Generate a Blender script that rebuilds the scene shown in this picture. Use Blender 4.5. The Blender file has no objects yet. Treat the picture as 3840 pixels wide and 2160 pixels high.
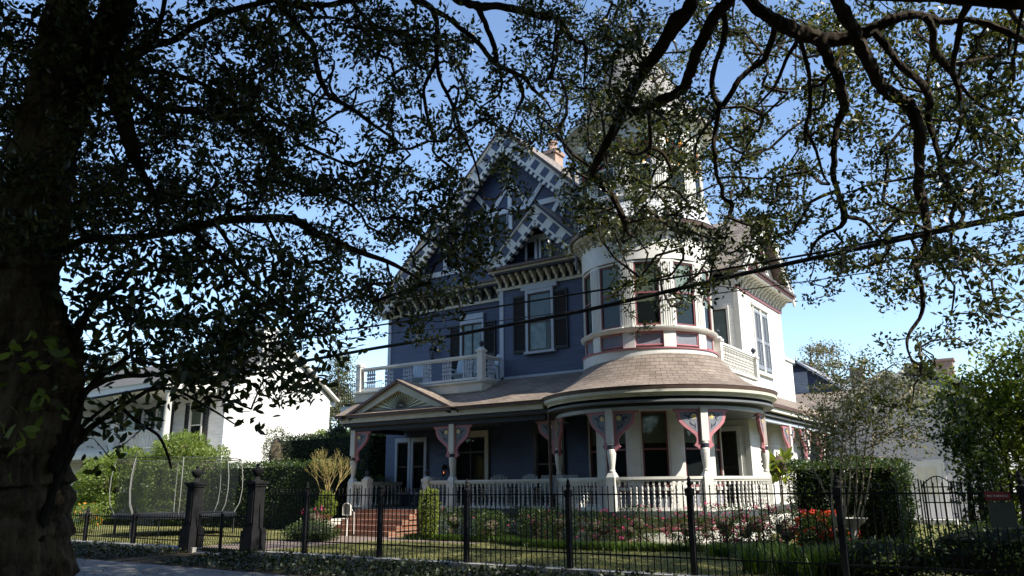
import bpy, math, random
import numpy as np
from math import sin, cos, pi, radians, atan2, sqrt
from mathutils import Vector, Matrix
random.seed(7); RNG = np.random.default_rng(11)
SC = bpy.context.scene
COL = SC.collection

# ------------------------------------------------------------------ camera, sky, sun, exposure
FPX = 2905.3                                   # focal length for a 3840 px wide frame
PITCH, ROLL, HEAD = radians(14.405), radians(-0.566), radians(34.257)
EYE = Vector((0, 0, 1.6))
FW = Vector((-sin(HEAD)*cos(PITCH), cos(HEAD)*cos(PITCH), sin(PITCH)))
_r = Vector((cos(HEAD), sin(HEAD), 0)); _u = _r.cross(FW)
RT = cos(ROLL)*_r + sin(ROLL)*_u
UP = -sin(ROLL)*_r + cos(ROLL)*_u
cam_d = bpy.data.cameras.new('camera'); cam = bpy.data.objects.new('camera', cam_d); COL.objects.link(cam)
cam_d.sensor_width = 36; cam_d.lens = 36*FPX/3840; cam_d.clip_start = 0.1; cam_d.clip_end = 2000
cam.matrix_world = Matrix(((RT.x, UP.x, -FW.x, 0), (RT.y, UP.y, -FW.y, 0), (RT.z, UP.z, -FW.z, 1.6), (0, 0, 0, 1)))
SC.camera = cam
SUN_AZ, SUN_EL = radians(-3.0), radians(42.0)   # azimuth from +X towards +Y
sun_dir = Vector((cos(SUN_AZ)*cos(SUN_EL), sin(SUN_AZ)*cos(SUN_EL), sin(SUN_EL)))
W = bpy.data.worlds.new('World'); SC.world = W; W.use_nodes = True
nt = W.node_tree; nt.nodes.clear()
o_ = nt.nodes.new('ShaderNodeOutputWorld'); b_ = nt.nodes.new('ShaderNodeBackground'); s_ = nt.nodes.new('ShaderNodeTexSky')
s_.sky_type = 'NISHITA'; s_.sun_disc = False; s_.sun_elevation = SUN_EL; s_.sun_rotation = pi/2 - SUN_AZ
s_.air_density = 0.97; s_.dust_density = 0.3; s_.ozone_density = 2.3; s_.altitude = 0
b_.inputs[1].default_value = 0.15
nt.links.new(s_.outputs[0], b_.inputs[0]); nt.links.new(b_.outputs[0], o_.inputs[0])
sl = bpy.data.lights.new('sun', 'SUN'); sl.energy = 5.0; sl.angle = radians(0.5); sl.color = (1.0, 0.94, 0.84)
so = bpy.data.objects.new('sun', sl); COL.objects.link(so)
so.rotation_euler = sun_dir.to_track_quat('Z', 'Y').to_euler(); so.location = (20, 0, 40)
SC.view_settings.view_transform = 'Standard'; SC.view_settings.look = 'None'; SC.view_settings.gamma = 1
SC.view_settings.exposure = 0.88
SC.render.engine = 'CYCLES'; SC.cycles.max_bounces = 6; SC.cycles.transparent_max_bounces = 12
SC.cycles.use_denoising = True
SC.cycles.sample_clamp_indirect = 4

def ray(px, py):                               # direction through a pixel of the 3840 x 2160 photograph
    return FW + RT*((px-1920)/FPX) - UP*((py-1080)/FPX)
def at_d(px, py, d): return EYE + ray(px, py).normalized()*d
def at_y(px, py, y): r = ray(px, py); return EYE + r*(y/r.y)
def at_x(px, py, x): r = ray(px, py); return EYE + r*(x/r.x)

# ------------------------------------------------------------------ mesh builder
WL = {}
class MB:
    def __init__(s): s.v = []; s.f = []; s.uv = []; s.mi = []
    def vert(s, p): s.v.append((p[0], p[1], p[2])); return len(s.v)-1
    def fi(s, idx, uv=None, m=0): s.f.append(tuple(idx)); s.uv.append(uv); s.mi.append(m)
    def face(s, pts, uv=None, m=0): s.fi([s.vert(p) for p in pts], uv, m)
    def box(s, x0, x1, y0, y1, z0, z1, m=0):
        a = [s.vert(p) for p in ((x0,y0,z0),(x1,y0,z0),(x1,y1,z0),(x0,y1,z0),(x0,y0,z1),(x1,y0,z1),(x1,y1,z1),(x0,y1,z1))]
        w, d, h = abs(x1-x0), abs(y1-y0), abs(z1-z0)
        def r(u, v): return [(0,0),(u,0),(u,v),(0,v)]
        for q, uv in (((0,3,2,1), r(d,w)), ((4,5,6,7), r(w,d)), ((0,1,5,4), r(w,h)), ((1,2,6,5), r(d,h)), ((2,3,7,6), r(w,h)), ((3,0,4,7), r(d,h))):
            s.fi([a[i] for i in q], uv, m)
    def obox(s, c, ax, ay, az, m=0):           # centre and three half vectors
        c = Vector(c); ax = Vector(ax); ay = Vector(ay); az = Vector(az)
        a = [s.vert(c + i*ax + j*ay + k*az) for k in (-1, 1) for (i, j) in ((-1,-1),(1,-1),(1,1),(-1,1))]
        lx, ly, lz = 2*ax.length, 2*ay.length, 2*az.length
        def r(u, v): return [(0,0),(u,0),(u,v),(0,v)]
        for q, uv in (((0,3,2,1), r(ly,lx)), ((4,5,6,7), r(lx,ly)), ((0,1,5,4), r(lx,lz)), ((1,2,6,5), r(ly,lz)), ((2,3,7,6), r(lx,lz)), ((3,0,4,7), r(ly,lz))):
            s.fi([a[i] for i in q], uv, m)
    def beam(s, p, q, w, h, side=None, m=0):   # bar from p to q; side = the direction of its width
        p = Vector(p); q = Vector(q); d = (q-p); L = d.length; d.normalize()
        if side is None: side = d.cross(Vector((0,0,1)))
        side = Vector(side).normalized(); o = d.cross(side).normalized()
        s.obox((p+q)/2, d*L/2, side*w/2, o*h/2, m)
    def prism(s, poly, vec, m=0, m_side=None):
        vec = Vector(vec); n = len(poly)
        a = [s.vert(Vector(p)) for p in poly]; b = [s.vert(Vector(p)+vec) for p in poly]
        s.fi(a[::-1], None, m); s.fi(b, None, m)
        for i in range(n):
            j = (i+1) % n; s.fi((a[i], a[j], b[j], b[i]), None, m if m_side is None else m_side)
    def lathe(s, cx, cy, prof, n=48, a0=0.0, a1=2*pi, m=0, cap=False):
        full = abs(a1-a0-2*pi) < 1e-6; k = n if full else n+1
        rows = []; L = 0; Ls = []
        for i, (r, z) in enumerate(prof):
            if i: L += math.hypot(r-prof[i-1][0], z-prof[i-1][1])
            Ls.append(L); rows.append([s.vert((cx+r*cos(a0+(a1-a0)*j/n), cy+r*sin(a0+(a1-a0)*j/n), z)) for j in range(k)])
        rr = max(p[0] for p in prof)*0.8
        for i in range(len(prof)-1):
            for j in range(n):
                j2 = (j+1) % k; u0 = (a1-a0)*j/n*rr; u1 = (a1-a0)*(j+1)/n*rr
                s.fi((rows[i][j], rows[i][j2], rows[i+1][j2], rows[i+1][j]), [(u0,Ls[i]),(u1,Ls[i]),(u1,Ls[i+1]),(u0,Ls[i+1])], m)
        if cap:
            s.fi(rows[0][::-1], None, m); s.fi(rows[-1], None, m)
    def ring(s, cx, cy, r0, r1, z0, z1, a0, a1, n=12, m=0):      # solid annular sector
        full = abs(a1-a0-2*pi) < 1e-6
        q = [[s.vert((cx+r*cos(a0+(a1-a0)*j/n), cy+r*sin(a0+(a1-a0)*j/n), z)) for j in range(n+1)] for (r, z) in ((r0,z0),(r1,z0),(r1,z1),(r0,z1))]
        for i in range(4):
            k = (i+1) % 4
            for j in range(n):
                u0 = (a1-a0)*j/n*r1; u1 = (a1-a0)*(j+1)/n*r1; h = (z1-z0) if i in (1,3) else (r1-r0)
                s.fi((q[i][j], q[i][j+1], q[k][j+1], q[k][j]), [(u0,0),(u1,0),(u1,h),(u0,h)], m)
        if not full:
            s.fi([q[i][0] for i in range(4)], None, m); s.fi([q[i][n] for i in (3,2,1,0)], None, m)
    def tube(s, pts, rad, n=8, m=0, cap=True, jit=0.0):
        pts = [Vector(p) for p in pts]; k = len(pts)
        if not hasattr(rad, '__len__'): rad = [rad]*k
        rows = []; prev = None; L = 0
        for i, p in enumerate(pts):
            t = (pts[min(i+1,k-1)]-pts[max(i-1,0)])
            if t.length < 1e-9: t = Vector((0,0,1))
            t.normalize()
            if prev is None:
                a = Vector((0,0,1)) if abs(t.z) < .9 else Vector((1,0,0)); x = t.cross(a).normalized()
            else: x = (prev - t*prev.dot(t)).normalized()
            prev = x; y = t.cross(x)
            rows.append([s.vert(p + (x*cos(2*pi*j/n)+y*sin(2*pi*j/n))*rad[i]*(1+jit*(random.random()-.5))) for j in range(n)])
        for i in range(k-1):
            L1 = L + (pts[i+1]-pts[i]).length
            for j in range(n):
                j2 = (j+1) % n
                s.fi((rows[i][j], rows[i][j2], rows[i+1][j2], rows[i+1][j]), [(j/n,L),((j+1)/n,L),((j+1)/n,L1),(j/n,L1)], m)
            L = L1
        if cap: s.fi(rows[0][::-1], None, m); s.fi(rows[-1], None, m)
    def mesh(s, name, mats, smooth=False):
        me = bpy.data.meshes.new(name); me.from_pydata(s.v, [], s.f)
        if not isinstance(mats, (list, tuple)): mats = [mats]
        for mm in mats: me.materials.append(mm)
        me.polygons.foreach_set('material_index', s.mi)
        ul = me.uv_layers.new(name='UVMap'); buf = []
        for f, uv in zip(s.f, s.uv):
            if uv is None: buf += [0.0, 0.0]*len(f)
            else:
                for a in uv: buf += [a[0], a[1]]
        ul.data.foreach_set('uv', buf)
        if smooth:
            me.polygons.foreach_set('use_smooth', [True]*len(s.f)); me.set_sharp_from_angle(angle=radians(38))
        me.update(); return me
    def build(s, name, mats, parent=None, smooth=False, base=None):
        return link(name, s.mesh(name, mats, smooth), parent, base)

def link(name, me, parent=None, base=None):
    """mesh given in world coordinates; base = the world point its origin goes to"""
    o = bpy.data.objects.new(name, me); COL.objects.link(o)
    b = Vector(base) if base is not None else Vector((0,0,0))
    if base is not None: me.transform(Matrix.Translation(-b))
    if parent is not None:
        o.parent = parent; o.location = b - WL.get(parent.name, Vector((0,0,0)))
    else: o.location = b
    WL[o.name] = b
    return o
def place(o, parent, mat):                       # local-coordinate mesh put at a world matrix
    COL.objects.link(o)
    if parent is not None:
        o.parent = parent; o.matrix_local = Matrix.Translation(-WL.get(parent.name, Vector((0,0,0)))) @ mat
    else: o.matrix_local = mat
    WL[o.name] = mat.translation.copy()
    return o
def thing(name, loc, label, cat, group=None):
    o = bpy.data.objects.new(name, None); COL.objects.link(o); o.location = loc; o.empty_display_size = .2
    WL[o.name] = Vector(loc); tag(o, label, cat, group); return o
def tag(o, label=None, cat=None, group=None, kind=None):
    if label: o['label'] = label
    if cat: o['category'] = cat
    if group: o['group'] = group
    if kind: o['kind'] = kind
    return o

# ------------------------------------------------------------------ materials
def new_mat(name):
    m = bpy.data.materials.new(name); m.use_nodes = True; t = m.node_tree
    return m, t, t.nodes['Principled BSDF'], t.nodes, t.links
def rgba(c): return (c[0], c[1], c[2], 1)
def noise_col(N, Lk, col, var, scale, vec=None, detail=5):
    tx = N.new('ShaderNodeTexNoise'); tx.inputs['Scale'].default_value = scale; tx.inputs['Detail'].default_value = detail
    if vec is not None: Lk.new(vec, tx.inputs['Vector'])
    cr = N.new('ShaderNodeValToRGB'); cr.color_ramp.elements[0].position = .3; cr.color_ramp.elements[1].position = .7
    cr.color_ramp.elements[0].color = rgba([max(0, c*(1-var)) for c in col]); cr.color_ramp.elements[1].color = rgba([min(1, c*(1+var)) for c in col])
    Lk.new(tx.outputs['Fac'], cr.inputs['Fac']); return cr.outputs['Color'], tx.outputs['Fac']
def M(name, col, rough=.6, var=.12, scale=3.0, bump=.0, bscale=40.0, metal=0.0, spec=.4):
    m, t, P, N, Lk = new_mat(name)
    g = N.new('ShaderNodeNewGeometry')
    c, f = noise_col(N, Lk, col, var, scale, g.outputs['Position'])
    Lk.new(c, P.inputs['Base Color']); P.inputs['Roughness'].default_value = rough; P.inputs['Metallic'].default_value = metal
    P.inputs['Specular IOR Level'].default_value = spec
    if bump > 0:
        tx = N.new('ShaderNodeTexNoise'); tx.inputs['Scale'].default_value = bscale; tx.inputs['Detail'].default_value = 4
        Lk.new(g.outputs['Position'], tx.inputs['Vector'])
        b = N.new('ShaderNodeBump'); b.inputs['Strength'].default_value = bump; b.inputs['Distance'].default_value = .02
        Lk.new(tx.outputs['Fac'], b.inputs['Height']); Lk.new(b.outputs['Normal'], P.inputs['Normal'])
    return m
def siding(name, col, pitch=.125, var=.18, depth=.03, rough=.5):
    m, t, P, N, Lk = new_mat(name)
    g = N.new('ShaderNodeNewGeometry'); sx = N.new('ShaderNodeSeparateXYZ'); Lk.new(g.outputs['Position'], sx.inputs[0])
    mp = N.new('ShaderNodeMapping'); mp.inputs['Scale'].default_value = (1.2, 1.2, 9); Lk.new(g.outputs['Position'], mp.inputs['Vector'])
    c, f = noise_col(N, Lk, col, var, 1.0, mp.outputs['Vector'])
    Lk.new(c, P.inputs['Base Color']); P.inputs['Roughness'].default_value = rough
    d = N.new('ShaderNodeMath'); d.operation = 'DIVIDE'; d.inputs[1].default_value = pitch; Lk.new(sx.outputs['Z'], d.inputs[0])
    fr = N.new('ShaderNodeMath'); fr.operation = 'FRACT'; Lk.new(d.outputs[0], fr.inputs[0])
    inv = N.new('ShaderNodeMath'); inv.operation = 'SUBTRACT'; inv.inputs[0].default_value = 1; Lk.new(fr.outputs[0], inv.inputs[1])
    b = N.new('ShaderNodeBump'); b.inputs['Strength'].default_value = 1; b.inputs['Distance'].default_value = depth
    Lk.new(inv.outputs[0], b.inputs['Height']); Lk.new(b.outputs['Normal'], P.inputs['Normal'])
    return m
def tiles(name, c1, c2, mortar, bw=.3, rh=.14, gap=.012, rough=.85, bump=.5, squash=1.0, nscale=1.2, var=.25):
    m, t, P, N, Lk = new_mat(name)
    uv = N.new('ShaderNodeUVMap'); uv.uv_map = 'UVMap'
    br = N.new('ShaderNodeTexBrick'); br.inputs['Scale'].default_value = 1; br.inputs['Brick Width'].default_value = bw; br.inputs['Row Height'].default_value = rh
    br.inputs['Mortar Size'].default_value = gap; br.inputs['Mortar Smooth'].default_value = .2; br.inputs['Bias'].default_value = 0
    br.inputs['Color1'].default_value = rgba(c1); br.inputs['Color2'].default_value = rgba(c2); br.inputs['Mortar'].default_value = rgba(mortar)
    Lk.new(uv.outputs['UV'], br.inputs['Vector'])
    g = N.new('ShaderNodeNewGeometry')
    c, f = noise_col(N, Lk, (1/(1+var),)*3, var, nscale, g.outputs['Position'])
    mx = N.new('ShaderNodeMix'); mx.data_type = 'RGBA'; mx.blend_type = 'MULTIPLY'; mx.inputs['Factor'].default_value = 1
    Lk.new(br.outputs['Color'], mx.inputs['A']); Lk.new(c, mx.inputs['B']); Lk.new(mx.outputs['Result'], P.inputs['Base Color'])
    P.inputs['Roughness'].default_value = rough
    b = N.new('ShaderNodeBump'); b.inputs['Strength'].default_value = bump; b.inputs['Distance'].default_value = .02; b.invert = True
    Lk.new(br.outputs['Fac'], b.inputs['Height']); Lk.new(b.outputs['Normal'], P.inputs['Normal'])
    return m
def leaf_mat(name, cols, rough=.42, trans=.35, spec=.5, tint=1.35):
    m, t, P, N, Lk = new_mat(name)
    g = N.new('ShaderNodeNewGeometry'); cr = N.new('ShaderNodeValToRGB'); e = cr.color_ramp.elements
    while len(e) < len(cols): e.new(.5)
    for i, c in enumerate(cols): e[i].position = i/(len(cols)-1); e[i].color = rgba(c)
    Lk.new(g.outputs['Random Per Island'], cr.inputs['Fac']); Lk.new(cr.outputs['Color'], P.inputs['Base Color'])
    P.inputs['Roughness'].default_value = rough; P.inputs['Specular IOR Level'].default_value = spec
    tr = N.new('ShaderNodeBsdfTranslucent'); mul = N.new('ShaderNodeMix'); mul.data_type = 'RGBA'; mul.blend_type = 'MULTIPLY'; mul.inputs['Factor'].default_value = 1
    Lk.new(cr.outputs['Color'], mul.inputs['A']); mul.inputs['B'].default_value = (tint*1.25, tint*1.2, tint*.5, 1); Lk.new(mul.outputs['Result'], tr.inputs['Color'])
    mx = N.new('ShaderNodeMixShader'); mx.inputs[0].default_value = trans
    Lk.new(P.outputs[0], mx.inputs[1]); Lk.new(tr.outputs[0], mx.inputs[2]); Lk.new(mx.outputs[0], N['Material Output'].inputs['Surface'])
    return m
def bark_mat(name, c1, c2, scale=6.0, bump=1.0, moss=None):
    m, t, P, N, Lk = new_mat(name)
    g = N.new('ShaderNodeNewGeometry')
    mp = N.new('ShaderNodeMapping'); mp.inputs['Scale'].default_value = (1, 1, .35); Lk.new(g.outputs['Position'], mp.inputs['Vector'])
    tx = N.new('ShaderNodeTexNoise'); tx.inputs['Scale'].default_value = scale; tx.inputs['Detail'].default_value = 8; tx.inputs['Roughness'].default_value = .7
    Lk.new(mp.outputs[0], tx.inputs['Vector'])
    vo = N.new('ShaderNodeTexVoronoi'); vo.feature = 'DISTANCE_TO_EDGE'; vo.inputs['Scale'].default_value = scale*2.2; Lk.new(mp.outputs[0], vo.inputs['Vector'])
    cr = N.new('ShaderNodeValToRGB'); cr.color_ramp.elements[0].color = rgba(c1); cr.color_ramp.elements[1].color = rgba(c2)
    cr.color_ramp.elements[0].position = .35; cr.color_ramp.elements[1].position = .65
    if moss:
        e = cr.color_ramp.elements.new(.8); e.color = rgba(moss)
    Lk.new(tx.outputs['Fac'], cr.inputs['Fac']); Lk.new(cr.outputs['Color'], P.inputs['Base Color']); P.inputs['Roughness'].default_value = .95
    P.inputs['Specular IOR Level'].default_value = .15
    ad = N.new('ShaderNodeMath'); ad.operation = 'ADD'; Lk.new(tx.outputs['Fac'], ad.inputs[0]); Lk.new(vo.outputs['Distance'], ad.inputs[1])
    b = N.new('ShaderNodeBump'); b.inputs['Strength'].default_value = bump; b.inputs['Distance'].default_value = .06
    Lk.new(ad.outputs[0], b.inputs['Height']); Lk.new(b.outputs['Normal'], P.inputs['Normal'])
    return m
def glass_mat(name, tint=(.75,.8,.8), refl=1.0):
    m, t, P, N, Lk = new_mat(name)
    tr = N.new('ShaderNodeBsdfTransparent'); tr.inputs['Color'].default_value = rgba(tint)
    gl = N.new('ShaderNodeBsdfGlossy'); gl.inputs['Roughness'].default_value = .03; gl.inputs['Color'].default_value = (refl, refl, refl, 1)
    fr = N.new('ShaderNodeFresnel'); fr.inputs['IOR'].default_value = 1.55
    tc = N.new('ShaderNodeNewGeometry'); nz = N.new('ShaderNodeTexNoise'); nz.inputs['Scale'].default_value = 1.6; Lk.new(tc.outputs['Position'], nz.inputs['Vector'])
    bp = N.new('ShaderNodeBump'); bp.inputs['Strength'].default_value = .12; bp.inputs['Distance'].default_value = .05; Lk.new(nz.outputs['Fac'], bp.inputs['Height'])
    Lk.new(bp.outputs['Normal'], gl.inputs['Normal'])
    nb = N.new('ShaderNodeMath'); nb.operation = 'SUBTRACT'; nb.inputs[0].default_value = 1; Lk.new(tc.outputs['Backfacing'], nb.inputs[1])
    ml = N.new('ShaderNodeMath'); ml.operation = 'MULTIPLY'; Lk.new(fr.outputs[0], ml.inputs[0]); Lk.new(nb.outputs[0], ml.inputs[1])
    mx = N.new('ShaderNodeMixShader'); Lk.new(ml.outputs[0], mx.inputs[0]); Lk.new(tr.outputs[0], mx.inputs[1]); Lk.new(gl.outputs[0], mx.inputs[2])
    Lk.new(mx.outputs[0], N['Material Output'].inputs['Surface']); return m

WHITE = (.62,.605,.55); CREAM = (.56,.54,.45); BLUE = (.050,.064,.112); GREY = (.17,.18,.21); ROSE = (.40,.16,.18); NAVY = (.02,.024,.04)
mWhite = M('white_paint', WHITE, .45, .07, 4, .15, 60); mCream = M('cream_paint', CREAM, .5, .1, 3, .15, 60)
mBlue = siding('blue_siding', BLUE); mBluePlain = M('blue_paint', BLUE, .5, .15, 4); mWhiteS = siding('white_siding', (.72,.71,.68), .12, .06)
mSash = M('sash_paint', (.19,.065,.07), .5, .12, 5); mTimber = M('timber_paint', (.60,.62,.64), .5, .1, 4)
mGrey = M('grey_paint', GREY, .55, .18, 6, .2, 80); mRose = M('rose_paint', ROSE, .5, .12, 5); mNavy = M('navy_paint', NAVY, .5, .2, 4)
mPale = M('pale_blue_paint', (.42,.46,.52), .5, .08, 4); mOchre = M('ochre_paint', (.72,.58,.22), .5, .1, 6)
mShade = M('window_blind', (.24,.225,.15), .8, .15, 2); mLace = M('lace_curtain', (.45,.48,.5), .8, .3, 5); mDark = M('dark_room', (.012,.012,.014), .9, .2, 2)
mGlass = glass_mat('window_glass'); mBlack = M('black_iron', (.007,.007,.008), .7, .3, 20, .2, 60, 0.0, .2)
mShutter = M('black_shutter_paint', (.014,.015,.018), .5, .2, 6); mGutter = M('brown_gutter', (.09,.055,.045), .5, .2, 3)
mRoof = tiles('asphalt_shingles', (.20,.165,.14), (.30,.26,.22), (.07,.06,.05), .32, .13, .010)
mRoofB = tiles('brown_shingles', (.22,.17,.13), (.30,.24,.19), (.08,.06,.05), .32, .14, .010)
mScale = tiles('white_fish_scales', (.66,.67,.68), (.72,.72,.70), (.25,.25,.27), .16, .13, .014, .6, .6)
mBrick = tiles('red_brick', (.30,.10,.055), (.38,.15,.075), (.30,.26,.2), .21, .085, .012, .9, .6)
mWood = M('dark_door_wood', (.055,.033,.02), .4, .3, 9); mCeil = M('porch_ceiling_paint', (.13,.14,.15), .6, .1, 3); mFloor = M('porch_floor_paint', (.06,.065,.07), .5, .15, 3)
mBark = bark_mat('oak_bark', (.014,.011,.008), (.055,.042,.028), 5, 1.0, (.05,.055,.02)); mTwig = bark_mat('twig_bark', (.025,.02,.016), (.08,.066,.05), 12, .5)
mBarkTrunk = bark_mat('old_oak_bark', (.022,.016,.011), (.17,.125,.072), 5.5, 1.2, (.11,.12,.035))
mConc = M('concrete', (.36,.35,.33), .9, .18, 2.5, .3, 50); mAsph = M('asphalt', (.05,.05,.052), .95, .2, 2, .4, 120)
mChim = tiles('chimney_brick', (.42,.22,.15), (.5,.3,.2), (.4,.35,.3), .21, .08, .012)
# ------------------------------------------------------------------ ground, street, pavement, lawn
LZ = 0.13                                       # lawn level
def slab(name, mat, x0, x1, y0, y1, z0, z1):
    mb = MB(); mb.box(x0, x1, y0, y1, z0, z1); o = mb.build(name, mat); tag(o, kind='structure'); return o
def ground_mat(name, c1, c2, c3, s1=1.2, s2=9):
    m, t, P, N, Lk = new_mat(name); g = N.new('ShaderNodeNewGeometry')
    a = N.new('ShaderNodeTexNoise'); a.inputs['Scale'].default_value = s1; a.inputs['Detail'].default_value = 6; Lk.new(g.outputs['Position'], a.inputs['Vector'])
    b = N.new('ShaderNodeTexNoise'); b.inputs['Scale'].default_value = s2; b.inputs['Detail'].default_value = 8; b.inputs['Roughness'].default_value = .75; Lk.new(g.outputs['Position'], b.inputs['Vector'])
    mx = N.new('ShaderNodeMath'); mx.operation = 'ADD'; Lk.new(a.outputs['Fac'], mx.inputs[0]); Lk.new(b.outputs['Fac'], mx.inputs[1])
    h = N.new('ShaderNodeMath'); h.operation = 'MULTIPLY'; h.inputs[1].default_value = .5; Lk.new(mx.outputs[0], h.inputs[0])
    cr = N.new('ShaderNodeValToRGB'); e = cr.color_ramp.elements; e.new(.5)
    for i, (p, c) in enumerate(((.38, c1), (.5, c2), (.62, c3))): e[i].position = p; e[i].color = rgba(c)
    Lk.new(h.outputs[0], cr.inputs['Fac']); Lk.new(cr.outputs['Color'], P.inputs['Base Color']); P.inputs['Roughness'].default_value = .95
    P.inputs['Specular IOR Level'].default_value = .1
    bp = N.new('ShaderNodeBump'); bp.inputs['Strength'].default_value = .7; bp.inputs['Distance'].default_value = .04; Lk.new(b.outputs['Fac'], bp.inputs['Height']); Lk.new(bp.outputs['Normal'], P.inputs['Normal'])
    return m
mLawn = ground_mat('lawn_turf', (.07,.085,.025), (.15,.15,.05), (.30,.27,.12), .8, 14)
mSoil = ground_mat('leaf_litter_soil', (.018,.015,.010), (.04,.032,.02), (.07,.055,.035), 3, 25)
mEarth = ground_mat('earth', (.05,.06,.025), (.08,.09,.035), (.12,.11,.05), .3, 5)
def sheet(name, mat, x0, x1, y0, y1, z):
    mb = MB(); mb.face([(x0,y0,z),(x1,y0,z),(x1,y1,z),(x0,y1,z)]); return tag(mb.build(name, mat), kind='structure')
sheet('ground', mEarth, -900, 900, -300, 1200, -.16)
sheet('street', mAsph, -200, 200, -7, 4.3, -.15)
slab('kerb', mConc, -200, 200, 4.3, 4.46, -.155, 0)
slab('verge', mSoil, -200, 200, 4.464, 8.35, -.155, -.004)
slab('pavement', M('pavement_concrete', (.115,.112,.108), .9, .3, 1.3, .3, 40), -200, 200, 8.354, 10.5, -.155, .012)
slab('planting_bed', mSoil, -200, 200, 10.504, 12.80, -.155, .02)
slab('lawn', mLawn, -200, 200, 13.084, 90, -.155, LZ)
# garden path from the gate to the steps, brick coloured
mb = MB(); mb.box(-19.3, -16.6, 13.09, 18.45, .10, LZ+.008); mb.box(-16.6, -13.2, 17.35, 18.45, .10, LZ+.0075)
tag(mb.build('garden_path', M('path_paving', (.20,.15,.12), .9, .2, 3, .3, 30)), kind='structure')
# low curb wall under the fence
mb = MB(); mb.box(-60, -18.85, 12.80, 13.08, -.155, .15); mb.box(-16.9, 30, 12.80, 13.08, -.155, .15); mb.box(-18.849, -16.901, 12.82, 13.07, -.155, .04)
tag(mb.build('curb_wall', mConc), 'low pale concrete curb running under the black iron fence', 'curb')

# ------------------------------------------------------------------ the house
HO = (-14.6, 22.7, LZ)
H = thing('victorian_house', HO, 'large blue and white Victorian house with a round turret and wrap-around porch', 'house')
TC = (-9.78, 21.8); TR = 1.95                  # turret axis and radius
YL, YB, XL, XC, XR, YW, YE = 22.7, 21.6, -21.5, -15.2, -8.25, 26.0, 31.2
ZF, ZE = 0.95, 8.35                            # porch floor, wall top
V = Vector
X_, Y_, Z_ = V((1,0,0)), V((0,1,0)), V((0,0,1))

# walls
mb = MB(); mb.box(XL, XC, YL, YE, .1, ZE+.3); mb.box(XC, -10.2, YB, YE, .1, ZE+.299)
mb.build('front_wall', mBlue, H)
mb = MB(); mb.box(-10.2, XR, YW, YE, .1, ZE+.298); mb.build('side_wall', mWhiteS, H)
mb = MB(); mb.box(-11, -8.28, YE, YE+1.25, .1, 6.4); mb.box(-11.05, -8.20, YE, YE+1.35, 6.4, 6.5); mb.build('rear_lean_to', mWhiteS, H)
# corner boards and belt boards
for (x, y) in ((XL, YL), (XC, YB)):
    mb = MB(); mb.box(x-.03, x+.13, y-.03, y, 5.0, 8.33); mb.box(x-.03, x, y, y+.13, 5.0, 8.33); mb.build('corner_board', mPale, H)
mb = MB(); mb.box(XR-.14, XR+.03, YW-.03, YW-.001, .95, 8.3); mb.box(XR, XR+.03, YW, YW+.14, .95, 8.3); mb.build('corner_board', mWhite, H)
mb = MB(); mb.box(XR, XR+.03, YE-.14, YE+.0, .95, 8.3); mb.build('corner_board', mWhite, H)
mb = MB(); mb.box(XC, -11.5, YB-.03, YB, 5.12, 5.22); mb.build('belt_board', mPale, H)

# cornice with brackets
def bracket_mesh():
    mb = MB(); pr = [(0,0),(.36,0),(.36,-.07),(.26,-.10),(.20,-.20),(.10,-.26),(.08,-.36),(0,-.40)]   # out, down
    mb.prism([V((-.045, -a, b)) for a, b in pr], (.09, 0, 0)); return mb.mesh('bracket', mCream)
BRK = bracket_mesh()
def cornice(p0, p1, out, n, z=ZE, m=mNavy, mfas=mCream, over=.55, bm=None):
    """p0,p1: ends of the wall top in plan; out: outward normal"""
    p0 = V((p0[0], p0[1], 0)); p1 = V((p1[0], p1[1], 0)); out = V((out[0], out[1], 0)); d = (p1-p0).normalized(); L = (p1-p0).length
    mb = MB()
    def bar(o0, o1, z0, z1, mi, e0=0, e1=0):
        c = (p0+p1)/2 + d*(e1-e0)/2 + out*(o0+o1)/2 + Z_*((z0+z1)/2); mb.obox(c, d*(L+e0+e1)/2, out*(o1-o0)/2, Z_*(z1-z0)/2, mi)
    bar(0, .06, z-.10, z, 1); bar(0, .03, z, z+.36, 0); bar(0, over, z+.36, z+.42, 0, .0, .0); bar(over-.05, over+.05, z+.421, z+.49, 1); bar(over-.02, over+.14, z+.491, z+.58, 2)
    c = mb.build('cornice', [m, mfas, mGutter], H)
    rot = Matrix.Rotation(atan2(d.y, d.x), 4, 'Z')
    for i in range(n):
        q = p0 + d*(L*(i+.5)/n) + out*.03 + Z_*(z+.36)
        place(bpy.data.objects.new('bracket', bm or BRK), c, Matrix.Translation(q) @ rot)
    return c
cornice((XC-.1, YB), (-11.55, YB), (0,-1), 13)
cornice((XL-.4, YL), (XC-.1, YL), (0,-1), 15)
mbw = MB(); mbw.prism([V((-.045, -a, b)) for a, b in [(0,0),(.36,0),(.36,-.07),(.26,-.10),(.20,-.20),(.10,-.26),(.08,-.36),(0,-.40)]], (.09,0,0)); BRKW = mbw.mesh('bracket', mWhite)
cornice((XR, YW-.2), (XR, YE+.1), (1,0), 15, ZE-.02, mWhite, mRose, .55, BRKW)

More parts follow.
